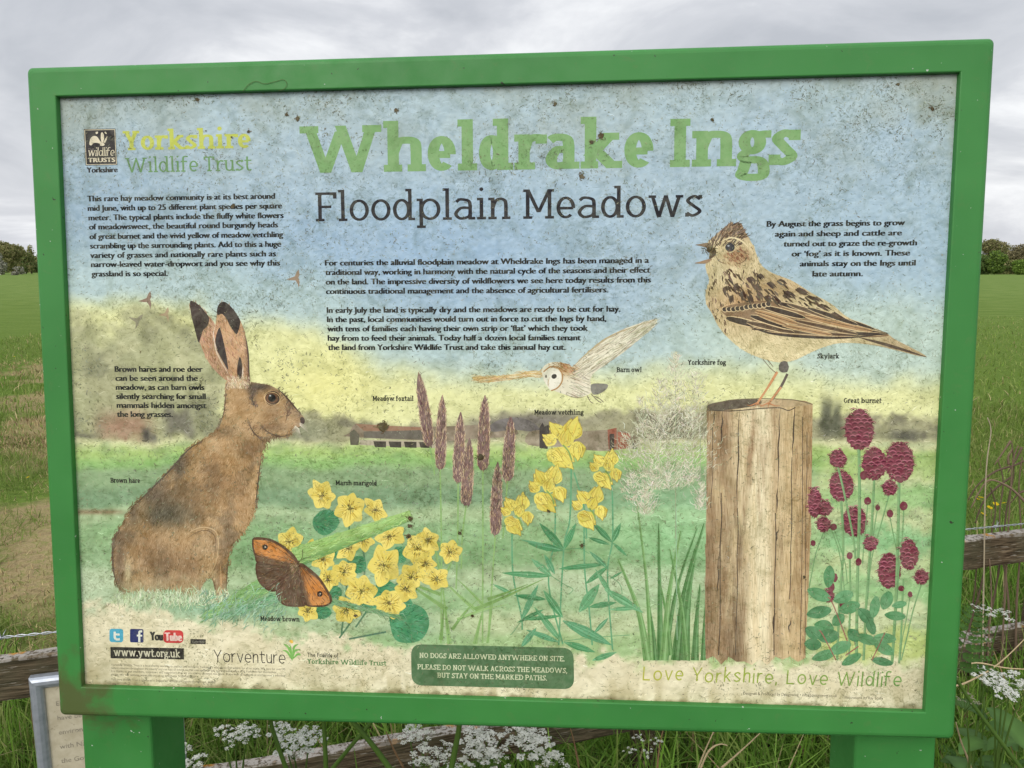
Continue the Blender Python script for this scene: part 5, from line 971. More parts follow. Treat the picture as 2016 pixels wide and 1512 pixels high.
gst = [((1691, 884), (1692, 1000), (1688, 1150), (1686, 1300), 6), ((1721, 944), (1716, 1040), (1706, 1180), (1700, 1300), 5), ((1770, 948), (1768, 1050), (1764, 1180), (1756, 1306), 6), ((1656, 986), (1660, 1080), (1652, 1200), (1648, 1300), 5), ((1650, 920), (1664, 980), (1680, 1060), (1684, 1100), 4), ((1750, 975), (1735, 1030), (1716, 1100), (1708, 1180), 2.4), ((1779, 1005), (1776, 1060), (1770, 1120), (1766, 1180), 2.4), ((1622, 1046), (1606, 1090), (1598, 1130), (1592, 1160), 2), ((1640, 1036), (1655, 1080), (1664, 1110), (1668, 1150), 2), ((1624, 1012), (1650, 1080), (1660, 1140), (1664, 1190), 2), ((1752, 1018), (1760, 1060), (1766, 1090), (1768, 1120), 2), ((1814, 1150), (1798, 1200), (1784, 1260), (1774, 1300), 2.6), ((1791, 1176), (1784, 1220), (1776, 1260), (1772, 1300), 2), ((1673, 1100), (1674, 1180), (1672, 1240), (1672, 1300), 4), ((1708, 994), (1704, 1040), (1700, 1080), (1698, 1110), 2), ((1727, 1004), (1718, 1060), (1712, 1110), (1706, 1160), 2), ((1778, 1140), (1776, 1200), (1774, 1250), (1770, 1306), 4)]
for *p, w_ in gst[:0]: pass
def heads(lst):
    for cx_, cy_, rx, ry in lst:
        el_ = ell(cx_, cy_, rx, ry, max(14, int(rx*1.6)), 0, .07); a.fill(el_, lambda x, y: np.array([112, 50, 62])+(fbm(x, y, 7, 3, 131)-.5)[:, None]*40, 4); a.up(6e-5)
        k_ = int(rx*ry/11)
        if rx > 9:
            sp_ = 12.0 if rx > 16 else 8.5; jj = 0; py = cy_-ry*.9
            while py < cy_+ry*.92:
                hw_ = rx*math.sqrt(max(0, 1-((py-cy_)/ry)**2)); px = cx_-hw_+(jj % 2)*sp_*.5
                while px < cx_+hw_:
                    s_ = sp_*random.uniform(.5, .66); ox, oy = px+random.uniform(-2.6, 2.6), py+random.uniform(-2.6, 2.6)
                    a.line([(ox+s_*math.cos(t__), oy-s_*.75*math.sin(t__)) for t__ in (.1, .8, 1.57, 2.3, 3.0)], 1.9, np.array((166, 94, 108))+random.uniform(-26, 18), 2, random.uniform(0, 2e-5)); a.line([(ox+s_*.8*math.cos(t__), oy+1.8-s_*.6*math.sin(t__)) for t__ in (.4, 1.57, 2.7)], 2.6, np.array((76, 26, 40))+random.uniform(-8, 14), 2, random.uniform(0, 2e-5)); px += sp_
                py += sp_*.72; jj += 1
            a.up(3e-5)
            m = int(rx*3); an = rng.uniform(0, 6.28, m); a.strokes(cx_+rx*np.cos(an), cy_+ry*np.sin(an), an, 5, 1.8, vary((114, 50, 64), m, 14), depth=4e-5)
        a.up(7e-5)
front = [i for i, hh_ in enumerate(hd_) if i in (3, 7, 19)]
heads([hd_[i] for i in front])
for *p, w_ in gst: a.line(smooth(p), w_, (124, 162, 108), 0, random.uniform(0, 4e-5)); a.line([(x_+w_*.3, y_) for x_, y_ in smooth(p)], max(.8, w_*.2), (96, 136, 90), 0, 5e-5+random.uniform(0, 3e-5))
a.up(); heads([h_ for i, h_ in enumerate(hd_) if i not in front])
for cx_, cy_, ln, wd, an in ((1632, 1135, 44, 22, -1.5), (1612, 1170, 50, 24, .4), (1612, 1205, 50, 24, -.2), (1660, 1175, 42, 24, -.4), (1672, 1196, 44, 24, -.3), (1704, 1212, 40, 24, .8), (1722, 1195, 44, 20, -1.4), (1745, 1182, 38, 24, -1.2), (1762, 1212, 42, 18, .1), (1622, 1235, 40, 30, .3), (1630, 1252, 44, 28, -.1), (1600, 1245, 34, 24, .6), (1600, 1268, 34, 24, .1), (1654, 1275, 46, 24, -.4), (1680, 1250, 30, 22, .9), (1705, 1258, 50, 20, .3), (1742, 1256, 44, 20, .1), (1740, 1276, 44, 22, .5), (1622, 1290, 50, 20, -.3), (1676, 1298, 44, 18, -.5), (1736, 1302, 44, 16, .2), (1714, 1232, 36, 18, 1.2), (1770, 1190, 30, 14, -.2), (1650, 1220, 30, 22, -.8)):
    lf = smooth([(cx_+ln/2*math.cos(an)*c_-wd/2*math.sin(an)*s_, cy_+ln/2*math.sin(an)*c_+wd/2*math.cos(an)*s_) for c_, s_ in ((-1, 0), (-.5, .8), (.2, 1), (.8, .55), (1, 0), (.8, -.55), (.2, -1), (-.5, -.8))], True, 3)
    base = np.array(random.choice([(88, 140, 92), (100, 152, 104), (80, 130, 86)])); a.fill(lf, lambda x, y: base+(fbm(x, y, 9, 3, int(cx_))-.5)[:, None]*46, 6); a.up(2e-5)
    for q in range(9): s_ = random.uniform(-.8, .9); a.line([(cx_+ln/2*s_*math.cos(an), cy_+ln/2*s_*math.sin(an)), (cx_+ln/2*(s_+.25)*math.cos(an)-wd*.36*math.sin(an)*random.choice((-1, 1)), cy_+ln/2*(s_+.25)*math.sin(an)+wd*.36*math.cos(an)*random.choice((-1, 1)))], 1.0, base+random.choice((-20, 18)), 1, q*1e-6)
    a.line([(cx_-ln/2*math.cos(an), cy_-ln/2*math.sin(an)), (cx_+ln/2*math.cos(an), cy_+ln/2*math.sin(an))], 1.2, base-24, 1, 1.2e-5); a.up(2e-5)
for p in (((1646, 1300), (1620, 1250), (1612, 1240)), ((1668, 1262), (1640, 1190), (1630, 1175)), ((1664, 1290), (1690, 1272)), ((1716, 1300), (1735, 1260), (1742, 1245))): a.line(smooth(p), 2, (150, 92, 84), 0, random.uniform(0, 4e-5))
a.build('burnet_illustration', 'painted burgundy burnet heads on green stems with oval leaves')

# algae threads and dirt clinging to the panel
a = Art(); a.z = 7.0e-3
def dirt(n_, pl_, ln, wd, col, dens_, s=18):
    x = rng.uniform(118, 1885, n_*4); y = rng.uniform(150, 1398, n_*4); k_ = dens_(x, y); m = rng.random(n_*4) < k_; x, y = x[m][:n_], y[m][:n_]
    m = len(x); a.strokes(x, y, rng.uniform(0, math.pi, m), rng.uniform(*ln, m), rng.uniform(*wd, m), vary(col, m, s), bend=.28)
d1 = lambda x, y: sst(.42, .72, fbm(x, y, 80, 4, 201))*sst(.35, .6, fbm(x, y, 25, 3, 202))*(.35+.9*sst(420, 200, y)+.5*sst(640, 500, x)*sst(560, 640, y)*sst(900, 820, y)+.25*sst(900, 500, y))
d2 = lambda x, y: sst(.3, .7, fbm(x, y, 120, 3, 207))*.6
a.z = 1.4e-4; dirt(10000, None, (2, 7), (.6, 1.4), (112, 116, 98), d1); dirt(9000, None, (2, 6), (.5, 1.1), (120, 122, 90), d2); dirt(2000, None, (3, 9), (.7, 1.5), (84, 84, 60), d1); a.z = 7.0e-3
dirt(4000, None, (2, 7), (.6, 1.4), (118, 122, 104), d1)
dirt(1100, None, (3, 9), (.7, 1.5), (90, 90, 66), d1)
a.z = 7.0e-3; dirt(4500, None, (2, 6), (.5, 1.1), (122, 124, 90), d2)
d3 = lambda x, y: np.exp(-((np.hypot((x-360)/1.0, y-700)-72)/7)**2)*(x < 385)*(y < 720)*.9
dirt(260, None, (3, 9), (1, 2.4), (86, 82, 40), d3)
d4 = lambda x, y: sst(20, 0, 1352+(x-163)*.0302-y)*sst(.3, .7, fbm(x, y, 30, 3, 208))
dirt(500, None, (3, 10), (1, 2.4), (92, 84, 50), d4)
d5 = lambda x, y: sst(14, 2, np.abs(x-(113+(y-193)*.0432)))*sst(.5, .7, fbm(x, y, 40, 3, 209))
dirt(160, None, (2, 6), (1, 2.4), (74, 68, 48), d5)
for px, py, r_ in ((755, 839, 9), (808, 1021, 5), (807, 1035, 4.5), (804, 1056, 5.5), (1398, 492, 9), (1183, 268, 6), (1145, 347, 6), (780, 217, 4), (1093, 205, 4), (586, 234, 4), (564, 225, 3), (388, 196, 4), (1768, 166, 3), (1835, 215, 4), (490, 259, 3), (459, 405, 4), (406, 258, 1.6), (456, 270, 2), (905, 1050, 4), (1146, 1074, 4), (700, 1212, 3), (1583, 1136, 3), (1402, 236, 3), (1165, 280, 4), (1836, 1392, 3), (1080, 1006, 3), (946, 900, 6), (930, 1212, 3)):
    a.poly(ell(px, py, r_, r_*random.uniform(.7, 1.1), 9, random.random(), .3), np.array((62, 52, 28))+random.uniform(-14, 24), random.uniform(0, 6e-5))
    m = int(r_*2.4); a.strokes(px+rng.normal(0, r_*.7, m), py+rng.normal(0, r_*.7, m), rng.uniform(0, 3.1, m), r_*1.1, 1.4, vary((84, 72, 36), m, 22), depth=6e-5)
d6 = lambda x, y: sst(740, 820, y)*sst(1225, 1190, y)*sst(.36, .62, fbm(x, y, 60, 4, 211))
a.z = 7.0e-3; dirt(2600, None, (2, 7), (.4, .8), (172, 172, 136), d6, 14)
d7 = lambda x, y: sst(740, 820, y)*sst(.4, .66, fbm(x, y, 45, 4, 213))
dirt(3500, None, (2, 7), (.5, 1.1), (112, 112, 82), d7, 16)
a.build('algae_growth', 'dark specks and threads of algae and dirt on the panel', kind='stuff')

# ------------------------------------------------------------------ surroundings: trees at the edge of the meadow
def tube_mesh(paths, name, mat, parent=None, col=None, seg=6):
    """paths: list of (points, radii) -> one mesh of tapered tubes"""
    V = []; Fc = []; C = []
    for pi_, (pts, rad) in enumerate(paths):
        P = np.array(pts, float); n_ = len(P); rad = np.asarray(rad, float)*np.ones(n_); d = np.gradient(P, axis=0); d /= np.linalg.norm(d, axis=1)[:, None]+1e-12
        u = np.cross(d, [0.31, 0.17, 0.93]); bad = np.linalg.norm(u, axis=1) < .05; u[bad] = np.cross(d[bad], [1, 0, 0]); u /= np.linalg.norm(u, axis=1)[:, None]; v_ = np.cross(d, u); b0 = len(V)
        for i in range(n_):
            for k_ in range(seg):
                an = 2*math.pi*k_/seg; V.append(P[i]+(u[i]*math.cos(an)+v_[i]*math.sin(an))*rad[i])
                if col is not None: C.append(col[pi_] if isinstance(col, list) else col)
        for i in range(n_-1):
            for k_ in range(seg): k2 = (k_+1) % seg; Fc.append((b0+i*seg+k_, b0+i*seg+k2, b0+(i+1)*seg+k2, b0+(i+1)*seg+k_))
        Fc.append(tuple(b0+k_ for k_ in range(seg))[::-1]); Fc.append(tuple(b0+(n_-1)*seg+k_ for k_ in range(seg)))
    return mesh_np(name, np.array(V), Fc, mat, parent, None if col is None else np.array(C), smooth=True)
BARK, t, b = newmat('tree_bark', 0.95, 0.1)
t.links.new(ramp(t, noise(t, t.nodes.new('ShaderNodeTexCoord').outputs['Object'], 2.0, 4), [(0.3, (0.035, 0.03, 0.02)), (0.7, (0.09, 0.08, 0.06))]), b.inputs['Base Color'])
def leaf_cloud(name, blobs, n_, size, cols, parent=None, loc=(0, 0, 0), kind=None):
    """many small leaf clumps scattered through overlapping masses"""
    bl = np.array(blobs, float); wt = (bl[:, 3]*bl[:, 4]*bl[:, 5])**.67; wt /= wt.sum(); k_ = rng.choice(len(bl), n_, p=wt)
    d = rng.normal(0, 1, (n_, 3)); d /= np.linalg.norm(d, axis=1)[:, None]; r = rng.uniform(.35, 1.05, n_)**.5
    lump = .78+.5*vnoise(d[:, 0]*3+k_*7.1, d[:, 1]*3+d[:, 2]*4, 3)
    P = bl[k_, :3]+d*bl[k_, 3:6]*(r*lump)[:, None]; P[:, 2] = np.maximum(P[:, 2], .05)
    a1 = rng.normal(0, 1, (n_, 3)); a1 /= np.linalg.norm(a1, axis=1)[:, None]; a2 = np.cross(a1, rng.normal(0, 1, (n_, 3))); a2 /= np.linalg.norm(a2, axis=1)[:, None]
    s_ = (size*rng.uniform(.5, 1.3, n_))[:, None]
    q = np.stack([P-a1*s_, P+a2*s_*.6, P+a1*s_, P-a2*s_*.6], 1).reshape(-1, 3)
    c = np.array(cols)[rng.integers(0, len(cols), n_)]*rng.uniform(.9, 1.5, (n_, 1))
    o = mesh_np(name, q, np.arange(4*n_).reshape(-1, 4), LEAF, parent, np.repeat(c, 4, 0)); o.location = loc; return o
def tree(kind, px, Y, ytop, wpx, cols, label, n_=5000, cat='tree', trunk=True, shape=1.0, size=.30, grp='trees at the far edge of the meadow'):
    base = at(px, 545, Y); base.z = 0; H = at(px, ytop, Y).z; W = wpx/1500*Y/2
    o = props(empty(kind, base), label, cat, grp)
    r0 = random.Random(int(px*7+ytop)); bl = []
    for i in range(9):
        an = r0.uniform(0, 6.28); rr = r0.uniform(.1, .62)*W; z = H*r0.uniform(.28 if trunk else .12, .8)
        bl.append((rr*math.cos(an), rr*math.sin(an)*.8, z, W*r0.uniform(.32, .5), W*r0.uniform(.32, .5), H*r0.uniform(.14, .24)*shape))
    bl.append((0, 0, H*.80, W*.42, W*.42, H*.18))
    leaf_cloud('crown', bl, int(n_*1.5), size, cols, o)
    pth = [([(0, 0, -.3), (.1, .05, H*.25), (-.1, 0, H*.55), (0, 0, H*.8)], [.028*H, .024*H, .015*H, .004*H])]
    for i in range(6): an = i*1.05; pth.append(([(0, 0, H*(.22+.06*i)), (W*.3*math.cos(an), W*.3*math.sin(an), H*(.38+.06*i)), (W*.6*math.cos(an), W*.6*math.sin(an), H*(.5+.06*i))], [.012*H, .008*H, .002*H]))
    tube_mesh(pth, 'trunk', BARK, o); return o
OLIVE = [(.17, .18, .065), (.22, .21, .085), (.14, .155, .055), (.24, .215, .10)]; DARKG = [(.075, .115, .036), (.10, .15, .042), (.13, .18, .05)]; LIGHTG = [(.13, .21, .036), (.18, .26, .05), (.10, .16, .03)]; BROWN = [(.17, .15, .08), (.21, .18, .095), (.13, .12, .06)]; BLOSS = [(.32, .31, .26), (.20, .20, .14), (.09, .11, .04), (.4, .39, .33)]
tree('broad_tree', 8, 226, 474, 90, OLIVE, 'large rounded olive green tree at the left edge of the meadow', 9000)
tree('broad_tree', 52, 250, 494, 62, DARKG+OLIVE, 'lower dark green tree sloping down to the left edge of the board', 6000)
tree('slender_tree', 63, 262, 480, 20, OLIVE, 'slender thinly leaved tree just left of the board frame', 500, shape=1.3, size=.3)
tree('broad_tree', -52, 240, 470, 90, OLIVE+DARKG, 'tall dense tree beyond the left side of the meadow', 7000)
tree('blossom_bush', 3, 205, 498, 26, BLOSS, 'white blossoming hawthorn bush under the tall left tree', 1600, 'bush', False, size=.26)
tree('blossom_bush', 36, 200, 525, 30, BLOSS, 'small rounded greyish blossom bush at the left field edge', 1400, 'bush', False, size=.24)
tree('broad_tree', 1950, 262, 470, 74, BROWN+OLIVE, 'olive brown tree rising just right of the board frame', 6000)
tree('broad_tree', 2004, 290, 480, 84, BROWN, 'brownish budding tree at the right edge of the field', 9000)
tree('green_bush', 1982, 236, 512, 70, DARKG+OLIVE, 'low dark hedge bush between the two bright bushes on the right', 5000, 'bush', False)
tree('green_bush', 1957, 222, 493, 56, LIGHTG+DARKG, 'bright green dense bush beside the right edge of the frame', 6500, 'bush', False)
tree('green_bush', 2006, 214, 511, 44, LIGHTG, 'low rounded light green bush on the right field edge', 4000, 'bush', False)
tree('green_bush', 1925, 226, 500, 60, DARKG, 'dark green bush half hidden behind the right frame post', 4500, 'bush', False)
tree('broad_tree', 2062, 270, 472, 76, DARKG+OLIVE, 'dark green tree beyond the right side of the meadow', 6000)
bl = [(x, 340+.00012*x*x*-1+random.uniform(-8, 8), random.uniform(1.5, 3.5), random.uniform(8, 14), 4, random.uniform(2.5, 5.5)) for x in np.arange(-620, 760, 9)]
props(leaf_cloud('distant_wood', bl, 90000, .85, OLIVE+DARKG), 'far off wood along the horizon behind the board', 'wood', kind='stuff')

# ------------------------------------------------------------------ post-and-rail fence with barbed wire
FA = math.atan2(.78, 2.888); FO = np.array([-1.186, 1.65, 0])
FM = Matrix.Translation(Vector((0.25, 1.65+.27*1.436, 0))) @ Matrix.Rotation(FA, 4, 'Z')
fence = props(empty('wooden_fence', mat=FM), 'weathered lichen covered post and rail fence behind the green board', 'fence')
def plank(name, x0, x1, z0, z1, y0, y1, parent, sd, slope=0.0, seg=60):
    V = []; Fc = []; n_ = seg
    prof = [(y0+.003, z0), (y0, z0+.004), (y0, z1-.005), (y0+.005, z1), (y1-.005, z1), (y1, z1-.005), (y1, z0+.004), (y1-.003, z0)]
    for i in range(n_+1):
        x = x0+(x1-x0)*i/n_; zo = slope*(x-x0)+.004*(float(vnoise(x*3, 0, sd))-.5)
        for j, (y, z) in enumerate(prof): e_ = float(vnoise(x*14, j*3.3, sd+5))-.5; V.append((x, y+e_*.004, z+zo+e_*.007))
    m = len(prof)
    for i in range(n_):
        for j in range(m): j2 = (j+1) % m; Fc.append((i*m+j, i*m+j2, (i+1)*m+j2, (i+1)*m+j))
    Fc += [tuple(range(m)), tuple(n_*m+j for j in range(m))[::-1]]
    o = mesh_np(name, V, Fc, WOOD, parent); bm = bmesh.new(); bm.from_mesh(o.data); bmesh.ops.recalc_face_normals(bm, faces=bm.faces); bm.to_mesh(o.data); bm.free(); return o
plank('rail', -2.4, 3.3, .652, .752, -.02, .022, fence, 1, .009, 110)
plank('rail', -2.4, 1.40, .29, .385, -.02, .022, fence, 2, .010, 80)
plank('rail', 1.20, 3.3, .335, .425, .026, .064, fence, 3, .009, 50)
def fpost(x, h):
    bm = bmesh.new(); bmesh.ops.create_cone(bm, cap_ends=True, segments=10, radius1=.058, radius2=.052, depth=h+.5, matrix=Matrix.Translation((x, .082, (h-.5)/2)))
    bmesh.ops.subdivide_edges(bm, edges=[e_ for e_ in bm.edges if abs(e_.verts[0].co.z-e_.verts[1].co.z) > .3], cuts=8)
    for v in bm.verts: v.co += Vector((random.uniform(-.004, .004), random.uniform(-.003, .004), random.uniform(-.01, .01)))
    me = bpy.data.meshes.new('post'); bm.to_mesh(me); bm.free(); me.materials.append(WOOD); link(bpy.data.objects.new('post', me), fence)
for x in (-1.62, .20, 1.72, 3.1): fpost(x, .80)
wire = props(empty('barbed_wire', mat=FM), 'twisted galvanised barbed wire strung just above the fence rail', 'wire')
xs_ = np.arange(-2.4, 3.3, .006)
def wz(x): return .822+.006*np.sin(x*2.1)+.0015*(x+1.4)
for ph in (0, math.pi): tube_mesh([(np.stack([xs_, -.03+.0022*np.cos(xs_*120+ph), wz(xs_)+.0022*np.sin(xs_*120+ph)], -1), .0013)], 'strand', STEEL, wire, seg=5)
for x in np.arange(-2.36, 3.3, .128):
    x = float(x+random.uniform(-.012, .012)); z = float(wz(x)); ps = []
    hx = np.linspace(0, 1, 20); ps.append((np.stack([x-.006+.012*hx, -.03+.0045*np.cos(hx*19), z+.0045*np.sin(hx*19)], -1), .0011))
    for s_ in (-1, 1):
        ax = random.uniform(.3, 1.2); ps.append(([(x+s_*.005, -.03, z), (x+s_*.012, -.03-.010*math.cos(ax*3), z+s_*.012*math.sin(ax)+.006)], [.0011, .0004])); ps.append(([(x-s_*.004, -.03, z), (x-s_*.003, -.036, z-s_*.018)], [.0011, .0004]))
    tube_mesh(ps, 'barb', STEEL, wire, seg=5)

# ------------------------------------------------------------------ the low notice on the fence, half hidden by the board
tl = at(57, 1334, 1.632); fx_, fy_ = math.cos(FA), math.sin(FA)
NM = Matrix(((fx_, 0, fy_, tl.x), (fy_, 0, -fx_, tl.y), (0, 1, 0, tl.z), (0, 0, 0, 1)))        # local x along the fence, y up, z towards the reader
notice = props(empty('notice_sign', mat=NM @ Matrix.Translation((0.16, -0.43, 0))), 'small silver framed notice of stained paper behind the left post', 'notice sign')
def nbar(ax, ay, bx, by, w_, name):
    """one mitred aluminium bar with a rounded face, from outer corner a to outer corner b"""
    d = np.array([bx-ax, by-ay], float); ln = np.linalg.norm(d); d /= ln; nr = np.array([-d[1], d[0]]); V = []
    prof = [(0, -.012), (0, .004), (.12, .009), (.3, .0125), (.55, .013), (.8, .010), (.95, .006), (1, .001), (1, -.012)]
    for s_, sg in ((0, 1), (1, -1)):
        for u_, z in prof: V.append(tuple(np.array([ax, ay])+d*(ln*s_+sg*u_*w_)-nr*u_*w_)+(z,))
    m = len(prof); o = mesh_np(name, V, [(i, i+1, m+i+1, m+i) for i in range(m-1)]+[(m-1, 0, m, 2*m-1)], ALU, notice)
    return o
NW, NH, o_ = .32, .43, np.array([-.16, .43])
cs_ = [(-.16, .43), (.16, .43), (.16, 0), (-.16, 0)]
for i in range(4): nbar(*cs_[i], *cs_[(i+1) % 4], .029, 'frame_bar')
mesh_np('paper_sheet', [(-.135, .025, .0), (.135, .025, .0), (.135, .405, .0), (-.135, .405, .0)], [(0, 1, 2, 3)], SHEET, notice)
mesh_np('back_plate', [(-.15, .01, -.008), (.15, .01, -.008), (.15, .42, -.008), (-.15, .42, -.008), (-.15, .01, -.011), (.15, .01, -.011), (.15, .42, -.011), (-.15, .42, -.011)], [(0, 1, 2, 3), (7, 6, 5, 4), (0, 4, 5, 1), (1, 5, 6, 2), (2, 6, 7, 3), (3, 7, 4, 0)], ALU, notice)
V = []; Fc = []
for i, tx in enumerate(("Environmental works", "have been funded by", "environment schemes", "with Natural England and", "the Government under the", "Programme for meadows", "and the fund for the", "Rural Development work", "running on this site")):
    co, fs, cp = sans(None, tx, 0, 0, 0, 0, 0, .008, plane=True); k_ = .0115/cp
    V = [(-.111+c_[0]*k_, .352-.0365*i+c_[1]*k_, .0004) for c_ in co]; mesh_np('text_line', V, fs, GREYINK, notice)


# ------------------------------------------------------------------ grass
def blades(x, y, h, wd, cols, lean=.5, dead=None):
    n_ = len(x); az = rng.uniform(0, 6.28, n_); ln = np.abs(rng.normal(0, lean, n_)); lx, ly = np.cos(az), np.sin(az); fa = rng.uniform(0, 3.14, n_); wx, wy = np.cos(fa), np.sin(fa)
    lv = []; z0 = -.02
    for s_, k_ in ((0, .75), (.4, 1), (.75, .7), (1, .06)):
        off = ln*h*s_**2; zz = h*s_*(1-.22*ln*s_)+z0
        cx_, cy_ = x+lx*off, y+ly*off; lv.append(np.stack([cx_-wx*wd*k_/2, cy_-wy*wd*k_/2, zz], -1)); lv.append(np.stack([cx_+wx*wd*k_/2, cy_+wy*wd*k_/2, zz], -1))
    V = np.stack(lv, 1).reshape(-1, 3); b0 = (np.arange(n_)*8)[:, None]
    Fq = np.concatenate([b0+np.array([0, 1, 3, 2]), b0+np.array([2, 3, 5, 4]), b0+np.array([4, 5, 7, 6])], 1).reshape(-1, 4)
    return V, Fq, np.repeat(cols, 8, 0)
def gcols(n_, base, var=.22):
    b_ = np.array(base)[rng.integers(0, len(base), n_)]; return b_*np.clip(rng.normal(1, var, (n_, 1)), .4, 1.8)
LUSH = [(.15, .28, .036), (.12, .235, .03), (.19, .32, .055), (.25, .34, .08), (.10, .20, .026)]; SHORT = [(.15, .23, .042), (.19, .26, .06), (.125, .20, .033), (.23, .27, .08)]; DEADG = [(.50, .40, .22), (.44, .33, .17), (.28, .20, .10), (.42, .34, .18), (.20, .145, .075)]
def pathm(x, y): return (np.interp(y, [0, 3.3, 3.7, 5, 5.5, 6, 6.6, 13, 15], [1, .7, 0, 0, .95, .95, .25, .35, 1])+np.abs(x+.62*y)/.9+(fbm(x, y, 1.1, 4, 301)-.5)*3.6 < .55) & (y < 15) & (y > 3.0)
parts_ = []
def patch(n_, xr, yr, h, wd, base, lean, cond=None, keepdead=True, pw=1.0):
    x = rng.uniform(*xr, n_); y = yr[0]+(yr[1]-yr[0])*rng.uniform(0, 1, n_)**pw
    if cond is not None: m = cond(x, y); x, y = x[m], y[m]
    m = len(x); hh = rng.uniform(*h, m); c = gcols(m, base); pm = pathm(x, y)
    if keepdead:
        dm = pm & (rng.random(m) < .7); c[dm] = gcols(dm.sum(), DEADG); hh[pm] *= .6
    dm = rng.random(m) < .06; c[dm] = gcols(dm.sum(), DEADG)
    parts_.append(blades(x, y, hh, rng.uniform(*wd, m), c, lean))
offfence = lambda x, y: np.abs((y-(1.65+.27*(x+1.186))))*.965 > .05
patch(13000, (-2.6, 3.0), (1.28, 2.9), (.10, .30), (.004, .008), LUSH, .6, offfence)
patch(5000, (-1.7, -.55), (1.9, 3.4), (.14, .34), (.004, .007), LUSH+SHORT, .7, offfence)
patch(9000, (.9, 3.2), (1.5, 3.6), (.25, .55), (.005, .009), LUSH, .55, lambda x, y: offfence(x, y) & (rng.random(len(x)) < .9))
patch(5000, (1.05, 2.4), (1.35, 2.25), (.3, .55), (.005, .009), LUSH, .6, offfence)
patch(2500, (-.4, 1.2), (1.5, 2.3), (.25, .5), (.006, .010), LUSH, .8, offfence)
patch(60000, (-5.5, -.8), (2.7, 7.5), (.05, .13), (.003, .006), SHORT, 1.0, lambda x, y: x < -.40*y, pw=1.3)
patch(36000, (-12, -2.2), (7, 20), (.05, .13), (.006, .014), SHORT, .9, lambda x, y: x < -.40*y, pw=1.5)
patch(16000, (1.2, 4), (2.6, 4.2), (.14, .32), (.004, .008), LUSH+SHORT, .7, lambda x, y: x > .34*y, pw=1.3)
patch(40000, (1.5, 7), (4, 9), (.06, .15), (.004, .008), SHORT, .9, lambda x, y: x > .34*y, pw=1.3)
patch(20000, (3, 18), (9, 26), (.06, .13), (.008, .018), SHORT, .8, lambda x, y: x > .34*y, pw=1.5)
patch(12000, (-4, 4), (2.8, 14), (.1, .25), (.006, .012), LUSH+SHORT, .8, lambda x, y: np.abs(x) < .42*y)
n0 = 0; Vs = []; Fs = []; Cs = []
for V, Fq, c in parts_: Vs.append(V); Fs.append(Fq+n0); Cs.append(c); n0 += len(V)
props(mesh_np('meadow_grass', np.concatenate(Vs), np.concatenate(Fs), LEAF, None, np.concatenate(Cs)), 'long green meadow grass with dry trodden patches', 'grass', kind='stuff')

# ------------------------------------------------------------------ plants behind the board
def umbel_mesh(seed, R_, nu, fl, tint):
    r0 = np.random.default_rng(seed); V = []; Fc = []; C = []
    def face(q, c):
        b0 = len(V); V.extend(q); Fc.append(tuple(range(b0, b0+len(q)))); C.extend([c]*len(q))
    for k_ in range(nu):
        rr = R_*math.sqrt((k_+.4)/nu); an = k_*2.39996+r0.uniform(-.3, .3); c_ = np.array([rr*math.cos(an), rr*math.sin(an), -.38*rr*rr/R_+r0.uniform(-.005, .005)]); ur = R_*.225*r0.uniform(.7, 1.2)
        root = np.array([0, 0, -R_*1.05]); w_ = np.array([.0005, 0, 0]); w2 = np.array([0, .0005, 0]); face([root-w_, root+w_, c_+w_-[0, 0, .003], c_-w_-[0, 0, .003]], (.10, .17, .04)); face([root-w2, root+w2, c_+w2-[0, 0, .003], c_-w2-[0, 0, .003]], (.10, .17, .04))
        for j in range(fl):
            r2 = ur*math.sqrt((j+.3)/fl); a2 = j*2.39996+k_; fc_ = c_+np.array([r2*math.cos(a2), r2*math.sin(a2), .003-.35*r2*r2/ur+r0.uniform(-.0015, .002)]); pr = ur*.34*r0.uniform(.75, 1.1); tl_ = r0.normal(0, .35, 2); sh = r0.uniform(.82, 1.0)
            a0 = r0.uniform(0, 6.28)
            for p in range(5):
                a3 = a0+p*1.2566; d = np.array([math.cos(a3), math.sin(a3), 0]); s_ = np.array([-d[1], d[0], 0]); up_ = lambda v: v+np.array([0, 0, v[0]*tl_[0]+v[1]*tl_[1]])
                face([fc_, fc_+up_(d*pr*.6+s_*pr*.38), fc_+up_(d*pr), fc_+up_(d*pr*.6-s_*pr*.38)], tuple(np.array(tint)*sh))
            face([fc_+np.array([.0006*math.cos(q), .0006*math.sin(q), .0007]) for q in (0, 2.1, 4.2)], (.4, .42, .16))
    me = bpy.data.meshes.new('flower_head'); me.from_pydata([tuple(v) for v in V], [], Fc); a_ = me.color_attributes.new('Col', 'FLOAT_COLOR', 'POINT'); c4 = np.ones((len(V), 4), np.float32); c4[:, :3] = C; a_.data.foreach_set('color', c4.ravel()); me.materials.append(PETAL); me.update(); return me
UM = [umbel_mesh(s_, .034, 11, 13, (.90, .90, .84)) for s_ in (1, 2)]+[umbel_mesh(3, .040, 14, 14, (.90, .90, .85)), umbel_mesh(4, .026, 5, 16, (.90, .90, .86)), umbel_mesh(5, .024, 9, 9, (.52, .46, .36))]
